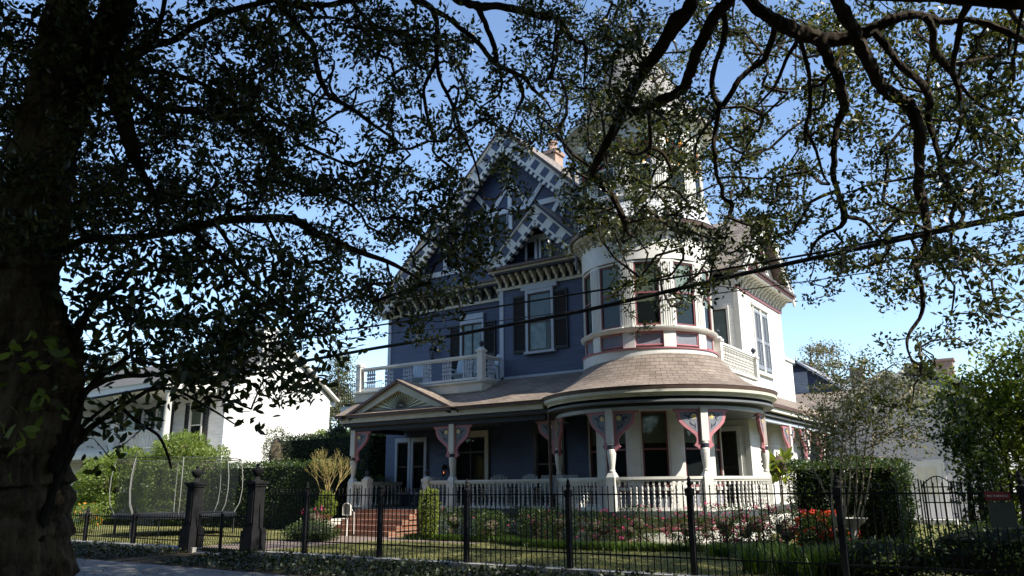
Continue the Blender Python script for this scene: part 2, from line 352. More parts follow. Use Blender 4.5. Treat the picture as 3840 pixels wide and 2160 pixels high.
# gables with checkered barge boards -----------------------------------------------------------
def strip(mb, a, b, w, y, th=.05, m=0):         # timber in a wall plane facing -Y
    mb.beam(V((a[0], y, a[1])), V((b[0], y, b[1])), w, th, (V((b[0],0,b[1]))-V((a[0],0,a[1]))).cross(Y_), m)
def verge(name, pk, ends, y, w, sq, dent, parent):
    """broad barge board below a raking roof edge: white with blue squares, dentil blocks along its lower edge"""
    mb = MB()
    for e in ends:
        d = V((e[0]-pk[0], 0, e[1]-pk[1])); L = d.length; d.normalize(); s = 1 if e[0] > pk[0] else -1
        nrm = V((-d.z, 0, d.x)); nrm = nrm if nrm.z < 0 else -nrm
        P0 = V((pk[0], y, pk[1]))
        k = w/abs(d.x)*abs(d.z) if True else 0
        # board as a parallelogram cut plumb at the peak
        dv = V((0, 0, -w/abs(d.x)))
        mb.prism([P0, P0+d*L, P0+d*L+nrm*w, P0+dv], (0, .06, 0), 0)
        n = int(L/(sq*2)); t = .35*sq + w*.75
        while t + sq < L-.1:
            c = P0 + d*(t+sq/2) + nrm*(w*.52) + V((0, -.004, 0)); mb.obox(c, d*sq/2, V((0,.004,0)), nrm*w*.33, 1); t += sq*1.95
        # outer moulding and dentils
        mb.beam(P0+nrm*.03+V((0,-.03,0)), P0+d*L+nrm*.03+V((0,-.03,0)), .06, .05, nrm, 2)
        t = w*1.0+.05; i = 0
        while t + dent < L-.25:
            c = P0 + d*(t+dent/2) + nrm*(w+.07) + V((0, .10, 0)); mb.obox(c, d*dent/2, V((0,.10,0)), nrm*.065, 0 if i % 2 == 0 else 3); t += dent; i += 1
    return mb.build(name, [mWhite, mBluePlain, mCream, mNavy], parent)
PK = (-15.5, 14.75); SL = .97
def gz(x): return PK[1]-SL*abs(x-PK[0])
# main gable wall
mb = MB(); y = YL
mb.prism([(XL-.0, y-.002, ZE+.45), (-9.45, y-.002, ZE+.45), (-9.45, y-.002, gz(-9.45)-.1), (PK[0], y-.002, PK[1]-.15), (XL, y-.002, gz(XL)-.1)], (0, .25, 0))
mb.build('gable_wall', mBlue, H)
mb = MB(); y = YL-.03
for a, b, w in (((-18.6,11.68),(-12.4,11.68),.2), ((-15.5,11.7),(-15.5,14.2),.17), ((-20.9,9.72),(-10.0,9.72),.2),
        ((-17.75,9.72),(-16.33,11.6),.001), ((-16.33,9.75),(-16.33,11.6),.2), ((-15.47,9.75),(-15.47,11.6),.17), ((-14.62,9.75),(-14.62,11.6),.2),
        ((-14.7,11.75),(-15.45,12.75),.17), ((-14.6,11.78),(-13.95,12.55),.17), ((-13.35,11.6),(-14.1,10.5),.17), ((-13.22,11.6),(-13.22,9.8),.17),
        ((-16.3,11.75),(-15.55,12.75),.17), ((-16.4,11.78),(-17.05,12.55),.17), ((-17.35,11.1),(-16.42,9.8),.17), ((-17.8,11.6),(-17.8,9.8),.17), ((-18.6,11.6),(-18.6,9.8),.17), ((-18.7,11.5),(-20.2,9.8),.17),
        ((-21.0,9.36),(-15.6,14.62),.18), ((-9.9,9.3),(-15.4,14.62),.18)):
    if w > .01: strip(mb, a, b, w, y - random.random()*.004)
mb.build('half_timbering', mTimber, H)
verge('barge_board', PK, [(-21.9, gz(-21.9)), (-9.3, gz(-9.3))], YL-.55, .50, .29, .125, H)
# main roof
def roof_sheet(mb, a, b, c, d, th=.1):           # a-b along the eave, c above b, d above a
    a, b, c, d = map(V, (a, b, c, d)); n = (b-a).cross(d-a).normalized(); n = n if n.z > 0 else -n
    lu = (b-a).length; lv = (d-a).length
    mb.face([a, b, c, d], [(0,0),(lu,0),(lu,lv),(0,lv)], 0); A = [p - n*th for p in (a, b, c, d)]
    mb.face(A[::-1], None, 1)
    for i, (p, q) in enumerate(((a,b),(b,c),(c,d),(d,a))):
        j = (i+1) % 4; mb.face([p, A[i], A[j], q], None, 1)
y0, y1 = YL-.62, 32.0
mb = MB(); mb2 = mb
roof_sheet(mb, (-22.0, y1, gz(-22.0)+.12), (-22.0, y0, gz(-22.0)+.12), (PK[0], y0, PK[1]+.12), (PK[0], y1, PK[1]+.12))
roof_sheet(mb, (-9.0, y0, gz(-9.0)+.12), (-9.0, y1, gz(-9.0)+.12), (PK[0], y1, PK[1]+.12), (PK[0], y0, PK[1]+.12))
rf = mb.build('roof', [mRoof, mGutter], H)
mb = MB(); mb.box(-16.45, -15.8, 26.6, 27.25, 13.5, 15.55); mb.box(-16.52, -15.73, 26.53, 27.32, 15.55, 15.72)
mb.lathe(-16.12, 26.92, [(.2,15.72),(.24,15.8),(.19,16.1),(.25,16.15),(.25,16.22),(.0,16.22)], 16); mb.build('chimney', mChim, rf)
# cross gable towards the side garden
cy, cz, sl2 = 28.75, 11.55, .9
x0, x1 = -14.5, XR+.5
mb = MB()
e0 = cy-3.15; ez = cz-sl2*3.15
roof_sheet(mb, (x0, e0, ez+.12), (x1, e0, ez+.12), (x1, cy, cz+.12), (x0, cy, cz+.12))
roof_sheet(mb, (x1, cy+3.15, ez+.12), (x0, cy+3.15, ez+.12), (x0, cy, cz+.12), (x1, cy, cz+.12))
mb.build('side_roof', [mRoof, mGutter], H)
mb = MB(); mb.prism([(XR+.02, cy-2.7, ZE+.4), (XR+.02, cy+2.7, ZE+.4), (XR+.02, cy, cz-.1)], (-.2, 0, 0)); mb.build('side_gable', mWhite, H)
mb = MB()
for s in (-1, 1):
    a = V((x1-.03, cy, cz-.05)); b = V((x1-.03, cy+s*3.1, cz-.05-sl2*3.1)); mb.beam(a, b, .45, .06, (b-a).cross(X_))
mb.build('side_barge_board', mWhite, H)
# small gable over the bay
P2 = (-13.37, 10.97); S2 = .965
mb = MB(); y = YB
mb.prism([(-15.3, y-.003, ZE+.5), (-11.45, y-.003, ZE+.5), (-11.45, y-.003, P2[1]-S2*1.92-.05), (P2[0], y-.003, P2[1]-.12), (-15.3, y-.003, P2[1]-S2*1.93-.05)], (0, .2, 0)); mb.build('dormer_wall', mBluePlain, H)
verge('dormer_barge_board', P2, [(P2[0]-2.05, P2[1]-S2*2.05), (P2[0]+2.05, P2[1]-S2*2.05)], YB-.55, .42, .34, .145, H)
mb = MB(); f2 = lambda x: P2[1]-S2*abs(x-P2[0])
for s in (-1, 1):
    a = P2[0]+s*2.2
    q = [(a, YB-.62, f2(a)+.1), (P2[0], YB-.62, P2[1]+.1), (P2[0], YB+1.6, P2[1]+.1), (a, YB+1.6, f2(a)+.1)]
    if s < 0: roof_sheet(mb, q[3], q[0], q[1], q[2], .08)
    else: roof_sheet(mb, q[0], q[3], q[2], q[1], .08)
mb.build('dormer_roof', [mRoof, mNavy], H)

# windows -----------------------------------------------------------------------------------------
def frame_box(mb, o, t, n, u0, u1, z0, z1, d0, d1, m=0):
    mb.obox(o + t*(u0+u1)/2 + n*(d0+d1)/2 + Z_*(z0+z1)/2, t*(u1-u0)/2, n*(d1-d0)/2, Z_*(z1-z0)/2, m)
def window(o, n, w, z0, z1, parent=None, frame=mWhite, sash=mSash, fw=.10, blind=.5, bmat=None, lace=None, rail=.5, sill=True, shutters=0, head=True, name='window', bars=0, stained=False, d=.0):
    """o: plan point on the wall plane below the middle; n: outward normal; w: clear width"""
    parent = parent or H; n = V((n[0], n[1], 0)).normalized(); t = V((-n.y, n.x, 0)); o = V((o[0], o[1], 0)) + n*d; h = w/2
    mb = MB(); fb = lambda *a: frame_box(mb, o, t, n, *a)
    fb(-h-fw, -h, z0, z1, .002, .085); fb(h, h+fw, z0, z1, .002, .085); fb(-h-fw-.0, h+fw+.0, z1, z1+(fw*1.4 if head else fw), .002, .095)
    if sill: fb(-h-fw-.05, h+fw+.05, z0-.08, z0, .002, .14)
    wo = mb.build(name, frame, parent)
    mb = MB(); frame_box(mb, o, t, n, -h, h, z0, z1, .0015, .006); mb.build('room', mDark, wo)
    if blind > 0:
        mb = MB(); frame_box(mb, o, t, n, -h, h, z1-(z1-z0)*blind, z1, .010, .014); mb.build('blind', bmat or mShade, wo)
    if lace:
        mb = MB(); frame_box(mb, o, t, n, -h*.96, lace*h, z0+.02, z1-(z1-z0)*blind*.98, .008, .012); mb.build('curtain', mLace, wo)
    mb = MB(); frame_box(mb, o, t, n, -h, h, z0, z1, .022, .026); mb.build('pane', mGlass, wo)
    mb = MB(); q = .045; zr = z0+(z1-z0)*rail
    for a in ((-h,-h+q,z0,z1),(h-q,h,z0,z1),(-h+q,h-q,z0,z0+q*1.5),(-h+q,h-q,z1-q,z1),(-h+q,h-q,zr-.025,zr+.025)): frame_box(mb, o, t, n, *a, .028, .06)
    if bars:
        for k in range(1, bars+1): u = -h+2*h*k/(bars+1); frame_box(mb, o, t, n, u-.02, u+.02, z0+q, z1-q, .0275, .055)
    if stained:
        cols = [1, 2, 3, 4]; k = 5; s_ = (2*h-2*q)/k
        for i in range(k):
            for (za, zb) in ((zr+.03, zr+.03+s_), (z1-q-s_, z1-q)):
                frame_box(mb, o, t, n, -h+q+s_*i+.012, -h+q+s_*(i+1)-.012, za, zb, .0275, .034, cols[(i*3+int(za*7)) % 4])
        zz = zr+.03+s_
        while zz+s_ < z1-q-s_*.6:
            for u in (-h+q, h-q-s_): frame_box(mb, o, t, n, u+.012, u+s_-.012, zz+.012, zz+s_-.012, .0275, .034, cols[int(zz*9) % 4])
            zz += s_
    mb.build('sash', [sash, mRed, mBlu, mAmb, mTeal] if stained else sash, wo)
    if shutters:
        for s in (-1, 1):
            mb = MB(); c = s*(h+fw+shutters/2+.01); u0, u1 = c-shutters/2, c+shutters/2
            for a in ((u0,u0+.05,z0,z1),(u1-.05,u1,z0,z1),(u0+.05,u1-.05,z0,z0+.1),(u0+.05,u1-.05,z1-.07,z1),(u0+.05,u1-.05,(z0+z1)/2-.04,(z0+z1)/2+.04)): frame_box(mb, o, t, n, *a, .012, .055)
            zz = z0+.13
            while zz < z1-.1:
                mb.obox(o+t*c+n*.03+Z_*zz, t*(shutters/2-.05), (n*.012+Z_*.022), (Z_*.004-n*.002)); zz += .065
            mb.build('shutter', mShutter, wo)
    return wo
mRed = M('red_glass', (.5,.04,.04), .1, .1, 5); mBlu = M('blue_glass', (.03,.08,.4), .1, .1, 5); mAmb = M('amber_glass', (.7,.35,.03), .1, .1, 5); mTeal = M('teal_glass', (.02,.25,.3), .1, .1, 5)
# bay, upper floor
window((-13.57, YB), (0,-1), .92, 5.98, 7.98, fw=.09, blind=.45, bmat=M('pale_blind', (.30,.33,.36), .8, .1, 3), lace=.45, shutters=.52, frame=mPale, sash=mWood)
mb = MB(); mb.box(-14.28, -12.86, YB-.11, YB-.003, 8.11, 8.27); mb.build('lintel', mPale, H)
# two small gable windows
for x in (-13.86, -13.28): window((x, YB), (0,-1), .32, 9.17, 9.80, fw=.085, blind=0, frame=mTimber, sash=mNavy, sill=False, head=False)
mb = MB(); mb.box(-14.2, -12.95, YB-.11, YB-.003, 9.89, 10.02); mb.build('lintel', mTimber, H)
# pair in the main gable
for x in (-15.92, -15.03): window((x, YL-.03), (0,-1), .64, 9.85, 11.55, fw=.01, blind=0, frame=mPale, sash=mWood, sill=False, head=False)
# balcony door with shutters
w_ = window((-17.25, YL), (0,-1), .92, 5.05, 7.55, fw=.09, blind=0, lace=.9, shutters=.5, frame=mPale, sash=mWood, sill=False, bars=1, name='balcony_door')
mb = MB(); mb.box(-17.8, -16.7, YL-.10, YL-.003, 7.70, 7.9); mb.build('lintel', mPale, H)
# side wall: pair of louvred shutters, closed
mSlate = M('slate_shutter_paint', (.20,.22,.25), .5, .1, 6)
for yc in (27.95, 28.85):
    mb = MB(); u = .36
    for (a, b, z0, z1) in ((yc-u,yc-u+.06,5.62,7.75),(yc+u-.06,yc+u,5.62,7.75),(yc-u+.06,yc+u-.06,5.62,5.74),(yc-u+.06,yc+u-.06,7.66,7.75),(yc-u+.06,yc+u-.06,6.6,6.72),(yc-.02,yc+.02,5.74,7.66)): mb.box(XR+.01, XR+.06, a, b, z0, z1)
    zz = 5.78
    while zz < 7.64:
        mb.obox((XR+.03, yc, zz), (0, u-.06, 0), (.012, 0, -.02), (.002, 0, .004)); zz += .06
    mb.build('louvred_shutter', mSlate, H)
mb = MB()
for a in ((27.5,27.59),(28.31,28.49),(29.21,29.3)): mb.box(XR+.001, XR+.05, a[0], a[1], 5.5, 7.9)
mb.box(XR+.001, XR+.09, 27.4, 29.4, 7.9, 8.02); mb.box(XR+.001, XR+.11, 27.4, 29.4, 5.4, 5.5); mb.build('shutter_frame', mWhite, H)
for yc in (28.2, 29.1): window((XR+.02, yc), (1,0), .6, 9.0, 10.3, fw=.07, blind=.5, sash=mSash)
# wing, front facing windows beside the turret: upper window and porch door
window((-8.98, YW), (0,-1), .62, 5.1, 7.55, fw=.08, blind=.62, bmat=M('grey_blind', (.40,.41,.38), .8, .1, 3), sash=mWood, sill=False)
window((-8.98, YW), (0,-1), .66, .98, 3.35, fw=.11, blind=1, bmat=mWood, sash=mWood, sill=False, name='side_door')
mb = MB(); mb.box(-10.1, -9.42, YW-.02, YW-.001, .95, 8.2); mb.build('wing_panel', mCream, H)
# porch front: window on the left, entrance door, window by the turret
for x in (-20.55, -19.75): window((x, YL), (0,-1), .55, 1.45, 3.3, fw=.11, blind=0, frame=mPale, sash=mWood)
window((-17.3, YL), (0,-1), 1.3, .97, 3.35, fw=.16, blind=0, bmat=mWood, sash=mWood, sill=False, rail=.78, bars=1, frame=mCream, name='front_door')
window((-13.3, YB), (0,-1), .95, 1.3, 3.3, fw=.1, blind=0, frame=mWood, sash=mWood)

# turret -----------------------------------------------------------------------------------------
TH0 = radians(-65.8)
PIL = [TH0 + radians(-16.5 + 34.6*k) for k in range(-2, 4)]
PHW = radians(5.3)
mb = MB(); mb.lathe(*TC, [(1.80,.1),(1.80,8.9)], 64); mb.lathe(*TC, [(1.80,9.1),(1.80,12.6)], 64)
mb.build('turret_drum', mCream, H, True)
for (z0, z1) in ((.95, 4.3), (5.40, 8.05), (9.98, 12.05)):
    for a in PIL:
        mb = MB(); mb.ring(*TC, 1.78, TR, z0, z1, a-PHW, a+PHW, 6)
        for k in (-2, -1, 0, 1, 2):
            if z0 > 1: mb.ring(*TC, TR-.001, TR+.022, z0+.62 if z0 < 9 else z0+.2, z1-.15, a+PHW*k*.36-PHW*.1, a+PHW*k*.36+PHW*.1, 1)
        mb.build('pilaster', mWhite, H)
def bay_angles(): return [PIL[i]+radians(17.3) for i in range(len(PIL)-1)]
hw = 1.86*math.tan(radians(17.3)-PHW)-.045
for i, a in enumerate(bay_angles()):
    n = (cos(a), sin(a)); o = (TC[0]+1.82*n[0], TC[1]+1.82*n[1])
    window(o, n, 2*hw, 1.55, 3.60, fw=.045, blind=.42, sash=mSash, head=False)
    lace = .3 if i == 3 else None
    window(o, n, 2*hw, 6.02, 7.92, fw=.05, blind=.62 if i > 1 else .55, bmat=mShade if i < 3 else M('cream_blind', (.5,.48,.4), .8, .1, 3), sash=mSash, head=False, rail=.52)
    window(o, n, 2*hw, 10.12, 11.9, fw=.06, blind=0, sash=mWhite, head=False, stained=True)
    # sunk panels: upper floor and porch level
    for (z0, z1) in ((5.46, 5.84), (1.0, 1.44)):
        mb = MB(); t = V((-n[1], n[0], 0)); nn = V((n[0], n[1], 0)); oo = V((o[0], o[1], 0)); pw = hw+.05
        frame_box(mb, oo, t, nn, -pw, pw, z0, z1, .0, .03, 0)
        for b in ((-pw,-pw+.035,z0,z1),(pw-.035,pw,z0,z1),(-pw+.035,pw-.035,z0,z0+.035),(-pw+.035,pw-.035,z1-.035,z1)): frame_box(mb, oo, t, nn, *b, .031, .055, 1)
        mb.build('turret_panel', [mGrey, mRose], H)
def lring(name, prof, mat, n=72, smooth=True, a0=0, a1=2*pi):
    mb = MB(); mb.lathe(*TC, prof, n, a0, a1); return mb.build(name, mat, H, smooth)
lring('turret_base', [(1.8,4.9),(2.02,4.9),(2.02,5.33),(1.9,5.33)], mWhite)
lring('turret_base_moulding', [(1.9,5.331),(2.05,5.335),(2.06,5.375),(1.8,5.42)], mRose)
lring('turret_sill', [(1.8,5.86),(2.0,5.86),(2.06,5.91),(2.08,5.97),(1.8,6.0)], mWhite)
lring('turret_frieze', [(1.8,8.0),(1.97,8.0),(1.97,8.72),(2.02,8.74),(2.02,8.8),(1.8,8.8)], mWhite)
lring('turret_soffit', [(1.8,8.84),(2.24,8.93),(2.24,9.0),(1.8,9.0)], mCream)
lring('turret_eave', [(2.2,8.99),(2.33,8.99),(2.36,9.10),(2.2,9.14)], mGutter)
for k in range(22):
    a = TH0 + radians(-105 + k*9.6); q = V((TC[0]+1.97*cos(a), TC[1]+1.97*sin(a), 8.84))
    me = BRK if k < 10 else BRKW
    place(bpy.data.objects.new('turret_bracket', me), H, Matrix.Translation(q) @ Matrix.Rotation(a+pi/2, 4, 'Z') @ Matrix.Scale(.62, 4))
lring('turret_skirt_roof', [(2.34,9.14),(2.2,9.3),(2.08,9.52),(2.0,9.8),(1.98,9.9)], mScale)
lring('turret_upper_sill', [(1.8,9.88),(2.03,9.88),(2.06,9.97),(1.8,9.99)], mWhite)
lring('turret_upper_frieze', [(1.8,11.98),(1.97,11.98),(1.97,12.25),(2.05,12.36),(2.3,12.48),(2.42,12.5),(2.42,12.6),(2.2,12.62)], mWhite)
lring('turret_cone', [(2.45,12.6),(2.28,12.78),(2.0,13.12),(1.7,13.6),(1.4,14.15),(1.0,14.98),(.62,15.8),(.3,16.5),(.06,16.98)], tiles('slate_cone_shingles', (.25,.225,.205), (.31,.29,.265), (.10,.09,.08), .34, .16, .012))
mb = MB(); mb.lathe(*TC, [(.07,16.9),(.10,17.0),(.05,17.08),(.03,17.3),(.07,17.38),(.03,17.46),(.012,17.9),(0,17.9)], 12); mb.build('finial', mGrey, H, True)
mb = MB(); mb.tube([(-11.72, 20.9, 8.3), (-11.74, 20.9, 12.3)], .05, 8); mb.build('downspout', mGrey, H, True)

# porch -------------------------------------------------------------------------------------------
PC = (-9.65, 21.85); PR = 2.98; EX = 3.43
A0, A1 = radians(-180), radians(40)
def pring(name, prof, mat, n=72, smooth=True, a0=0, a1=2*pi):
    mb = MB(); mb.lathe(*PC, prof, n, a0, a1); return mb.build(name, mat, H, smooth)
# floor, skirt, ceiling
mb = MB(); mb.box(-20.75, -11.6, 19.9, 22.69, .80, ZF); mb.box(-9.6, -7.35, 22.2, 37, .80, ZF-.001)
mb.lathe(*PC, [(.5,ZF+.001),(PR+.14,ZF+.001),(PR+.14,.80),(.5,.80)], 64, A0, A1); mb.build('porch_floor', mFloor, H)
mb = MB(); mb.box(-20.6, -12.3, 20.06, 20.1, .1, .799); mb.box(-7.52, -7.48, 23, 36, .1, .799); mb.lathe(*PC, [(PR-.02,.1),(PR-.02,.799)], 64, A0, A1)
mb.box(-20.62, -20.58, 20.1, 22.6, .1, .799); mb.build('porch_skirt', mWhite, H)
pring('skirt_moulding', [(PR-.02,.52),(PR+.02,.52),(PR+.02,.57),(PR-.02,.57)], mRose, 64, False, A0, A1)
mb = MB(); mb.box(-20.7, -11.5, 19.75, 22.69, 3.72, 3.78); mb.box(-10, -7.3, 22, 36.4, 3.72, 3.781); mb.lathe(*PC, [(.5,3.722),(EX-.1,3.722),(EX-.1,3.779),(.5,3.779)], 64, A0, A1); mb.build('porch_ceiling', mCeil, H)
# entablature
mb = MB()
mb.box(-20.62, -12.42, 19.93, 20.07, 3.56, 3.72, 0); mb.box(-20.85, -12.3, 19.6, 19.72, 3.84, 4.0, 1); mb.box(-20.95, -12.2, 19.5, 19.66, 4.0, 4.10, 2); mb.box(-20.8, -12.2, 19.7, 19.9, 3.73, 3.86, 0)
mb.box(-20.98, -20.8, 19.66, 22.6, 4.0, 4.1, 2); mb.box(-20.87, -20.75, 19.72, 22.6, 3.84, 4.0, 1); mb.box(-20.6, -20.46, 20.07, 22.6, 3.56, 3.72, 0)
mb.build('porch_cornice', [mNavy, mCream, mGutter], H)
pring('porch_frieze', [(PR-.08,3.64),(PR+.05,3.64),(PR+.07,3.86),(EX-.12,3.86)], mNavy, 72, True, A0, A1)
pring('porch_frieze_strip', [(PR-.1,3.55),(PR+.055,3.55),(PR+.055,3.639),(PR-.1,3.639)], mPale, 72, False, A0, A1)
pring('porch_round_cornice', [(EX-.16,3.86),(EX-.10,3.86),(EX-.08,3.92),(EX-.03,3.93),(EX-.03,3.955),(EX+.01,3.96),(EX+.02,4.04),(EX-.1,4.045)], mCream, 72, True, A0, A1)
pring('porch_round_gutter', [(EX-.1,4.046),(EX+.03,4.046),(EX+.05,4.13),(EX-.08,4.15)], mGutter, 72, True, A0, A1)
pring('porch_round_roof', [(EX+.06,4.14),(2.95,4.31),(2.62,4.52),(2.34,4.76),(2.16,5.0),(2.0,5.2)], mRoofB, 96, True, A0-.3, A1+.2)
# straight porch roof
zr = lambda y: 4.10 + (y-19.5)*.505
mb = MB(); roof_sheet(mb, (-15.62, 19.47, zr(19.47)+.02), (-10.6, 19.47, zr(19.47)+.02), (-10.6, YB, zr(YB)), (-15.62, YB, zr(YB)), .06)
roof_sheet(mb, (-21.0, 19.48, zr(19.48)+.019), (-15.6, 19.48, zr(19.48)+.019), (-15.6, 20.95, zr(20.95)), (-21.0, 20.95, zr(20.95)), .06)
mb.build('porch_roof', [mRoofB, mGutter], H)
# side porch roof and cornice
mb = MB(); roof_sheet(mb, (-7.12, 23.2, 4.12), (-7.12, 36.6, 4.12), (-8.24, 36.6, 4.78), (-8.24, 23.2, 4.78), .05); mb.build('side_porch_roof', [mRoofB, mGutter], H)
mb = MB(); mb.box(-7.24, -7.08, 24.6, 36.5, 4.0, 4.105, 2); mb.box(-7.33, -7.17, 24.6, 36.4, 3.86, 4.0, 1); mb.box(-7.56, -7.42, 24.4, 36.3, 3.66, 3.86, 0); mb.box(-7.57, -7.41, 24.4, 36.3, 3.56, 3.659, 3)
mb.build('side_porch_cornice', [mNavy, mWhite, mGutter, mPale], H)
# portico gable with a sunburst
PG = (-18.08, 5.16); GL = 2.62; GS = .445
mb = MB(); yf = 19.62
mb.prism([(PG[0]-GL+.25, yf+.12, 4.12), (PG[0]+GL-.25, yf+.12, 4.12), (PG[0], yf+.12, PG[1]-.12)], (0, .1, 0)); gp = mb.build('portico_panel', M('sunburst_cream', (.80,.79,.55), .5, .06, 4), H)
mb = MB(); c = V((PG[0], yf+.10, 4.16))
nr = 22
for i in range(nr+1):
    a = pi*(i+.0)/nr; d = V((cos(a), 0, sin(a)))
    # ray length until the raking edge
    t = 2.2
    for k in range(200):
        q = c + d*t
        if q.z < PG[1]-.22-GS*abs(q.x-PG[0]): break
        t -= .012
    if i in (0, nr): continue
    w0, w1 = .007, .007 + t*.008
    sd = V((-d.z, 0, d.x)); p0 = c+d*.2; p1 = c+d*t
    mb.prism([p0-sd*w0, p1-sd*w1, p1+sd*w1, p0+sd*w0], (0, .025, 0))
mb.build('sunburst_rays', M('sunburst_groove', (.07,.065,.045), .7, .1, 5), gp)
mb = MB(); mb.prism([c+V((cos(pi*k/10)*.17, -.04, sin(pi*k/10)*.17)) for k in range(11)], (0, .07, 0)); mb.build('sunburst_boss', M('boss_brown', (.05,.035,.025), .6, .1, 5), gp)
mb = MB()
for s in (-1, 1):
    a = V((PG[0], yf-.02, PG[1]-.12)); b = V((PG[0]+s*(GL-.32), yf-.02, PG[1]-.12-GS*(GL-.32))); d = (b-a).normalized(); nr_ = V((-d.z,0,d.x)); nr_ = nr_ if nr_.z < 0 else -nr_
    mb.prism([a+V((0,0,.05)), b+V((0,0,.05)), b+V((0,0,-.12)), a+V((0,0,-.22))], (0, .1, 0), 0)
mb.build('portico_barge_board', [mCream], H)
mb = MB(); f3 = lambda x: PG[1]-GS*abs(x-PG[0])
for s in (-1, 1):
    xe = PG[0]+s*(GL+.02)
    q = [(xe, yf-.12, f3(xe)+.03), (PG[0], yf-.12, PG[1]+.03), (PG[0], 21.5, PG[1]+.03), (xe, 21.5, f3(xe)+.03)]
    if s < 0: roof_sheet(mb, q[3], q[0], q[1], q[2], .09)
    else: roof_sheet(mb, q[0], q[3], q[2], q[1], .09)
mb.build('portico_roof', [mRoofB, mGutter], H)

# porch posts with brackets
def post_mesh(ztop=3.6):
    mb = MB(); w = .10
    mb.box(-w, w, -w, w, 2.72, ztop, 0)
    mb.lathe(0, 0, [(.10,2.72),(.10,2.66),(.06,2.64)], 16, m=0)
    mb.lathe(0, 0, [(.07,2.66),(.115,2.64),(.115,2.58),(.07,2.55)], 16, m=1)
    mb.lathe(0, 0, [(.06,2.57),(.115,2.52),(.118,2.42),(.10,2.25),(.075,2.08),(.07,2.02),(.085,1.99),(.085,1.96),(.06,1.93)], 16, m=0)
    mb.prism([(-.07,-.07,1.94),(.07,-.07,1.94),(.07,.07,1.94),(-.07,.07,1.94)], (0,0,.01)); 
    for (a, z0, b, z1) in ((.125, 1.82, .075, 1.945),):
        B = [V((-a,-a,z0)),V((a,-a,z0)),V((a,a,z0)),V((-a,a,z0))]; T = [V((-b,-b,z1)),V((b,-b,z1)),V((b,b,z1)),V((-b,b,z1))]
        for i in range(4): j = (i+1) % 4; mb.face([B[i],B[j],T[j],T[i]])
    mb.box(-.125, .125, -.125, .125, ZF-.1, 1.82, 0)
    return mb.mesh('porch_post', [mWhite, mNavy], False)
def porch_bracket_mesh():
    mb = MB(); out = [(0,0),(.70,0),(.68,-.05),(.60,-.09),(.595,-.2),(.54,-.34),(.42,-.46),(.27,-.57),(.15,-.67),(.105,-.77),(.125,-.87),(.18,-.94),(.11,-.98),(.05,-1.03),(0,-1.07)]
    inn = [(.06,-.075),(.51,-.075),(.50,-.2),(.45,-.31),(.35,-.40),(.2,-.51),(.06,-.62)]
    th = .035
    # outer frame: strips between the outer outline and the panel
    mb.prism([V((a, -th, b)) for a, b in out], (0, 2*th, 0), 0)
    for s in (-1, 1):
        mb.prism([V((a, s*(th+.003), b)) for a, b in (inn if s < 0 else inn[::-1])], (0, -s*.002, 0), 1)
        yy = s*(th+.006)
        def scroll(cx, cz, r0, r1, a0, a1, w, n=9):
            pts = [(cx+cos(radians(a0+(a1-a0)*k/n))*(r0+(r1-r0)*k/n), cz+sin(radians(a0+(a1-a0)*k/n))*(r0+(r1-r0)*k/n)) for k in range(n+1)]
            for k in range(n):
                ww = w*sin(pi*(k+.7)/(n+.4)); p, q = V((pts[k][0], yy, pts[k][1])), V((pts[k+1][0], yy, pts[k+1][1]))
                if (q-p).length > 1e-4: mb.beam(p, q, ww, .004, (q-p).cross(Y_), 2)
        scroll(.16,-.20, .12,.10, -60, 170, .028); scroll(.33,-.12, .09,.05, 200, 380, .03); scroll(.36,-.25, .09,.06, 60, 250, .03); scroll(.13,-.33, .10,.14, -80, 10, .035); scroll(.07,-.52, .03,.16, 20, 75, .03)
        for k in range(5):
            a = 2*pi*k/5; mb.prism([V((.15+cos(a)*.035+cos(b)*.036, yy, -.19+sin(a)*.035+sin(b)*.036)) for b in [2*pi*q/8 for q in range(8)]], (0, -s*.004 if s > 0 else .004, 0), 3)
        mb.prism([V((.15+cos(b)*.03, yy*1.0, -.19+sin(b)*.03)) for b in [2*pi*q/10 for q in range(10)]], (0, s*.012, 0), 3)
    return mb.mesh('porch_bracket', [mRose, mGrey, mNavy, mOchre])
PM = post_mesh(); PBM = porch_bracket_mesh()
def porch_post(x, y, dirs, z=0):
    o = place(bpy.data.objects.new('porch_post', PM), H, Matrix.Translation((x, y, z)) @ Matrix.Rotation(dirs[2] if len(dirs) > 2 else 0, 4, 'Z'))
    WL[o.name] = V((x, y, z))
    for a in dirs[:2]:
        if a is None: continue
        b = bpy.data.objects.new('bracket', PBM); COL.objects.link(b); b.parent = o
        b.matrix_parent_inverse = o.matrix_local.to_3x3().to_4x4().inverted() if False else Matrix.Identity(4)
        rz = (dirs[2] if len(dirs) > 2 else 0)
        b.matrix_local = Matrix.Rotation(-rz, 4, 'Z') @ Matrix.Translation((cos(a)*.1, sin(a)*.1, 3.545)) @ Matrix.Rotation(a, 4, 'Z')
PA = [radians(a) for a in (-148.4, -91.0, -43.0, 17.9)]
porch_post(-20.47, 20.0, (0, None)); porch_post(-16.0, 20.0, (pi, 0))
for i, a in enumerate(PA):
    t0 = a - pi/2 if i else pi; t1 = a + pi/2
    k = 9
    porch_post(PC[0]+PR*cos(a), PC[1]+PR*sin(a), (t0-radians(k) if i else pi, t1+radians(k), a+pi/2))
for y in (27.9, 30.2, 32.5, 34.8): porch_post(-7.49, y, (-pi/2, pi/2))
mb = MB(); mb.tube([(-12.15, 19.72, 3.95), (-12.2, 19.8, 3.6), (-12.2, 19.85, .3)], .05, 8); mb.build('downspout', mGutter, H, True)

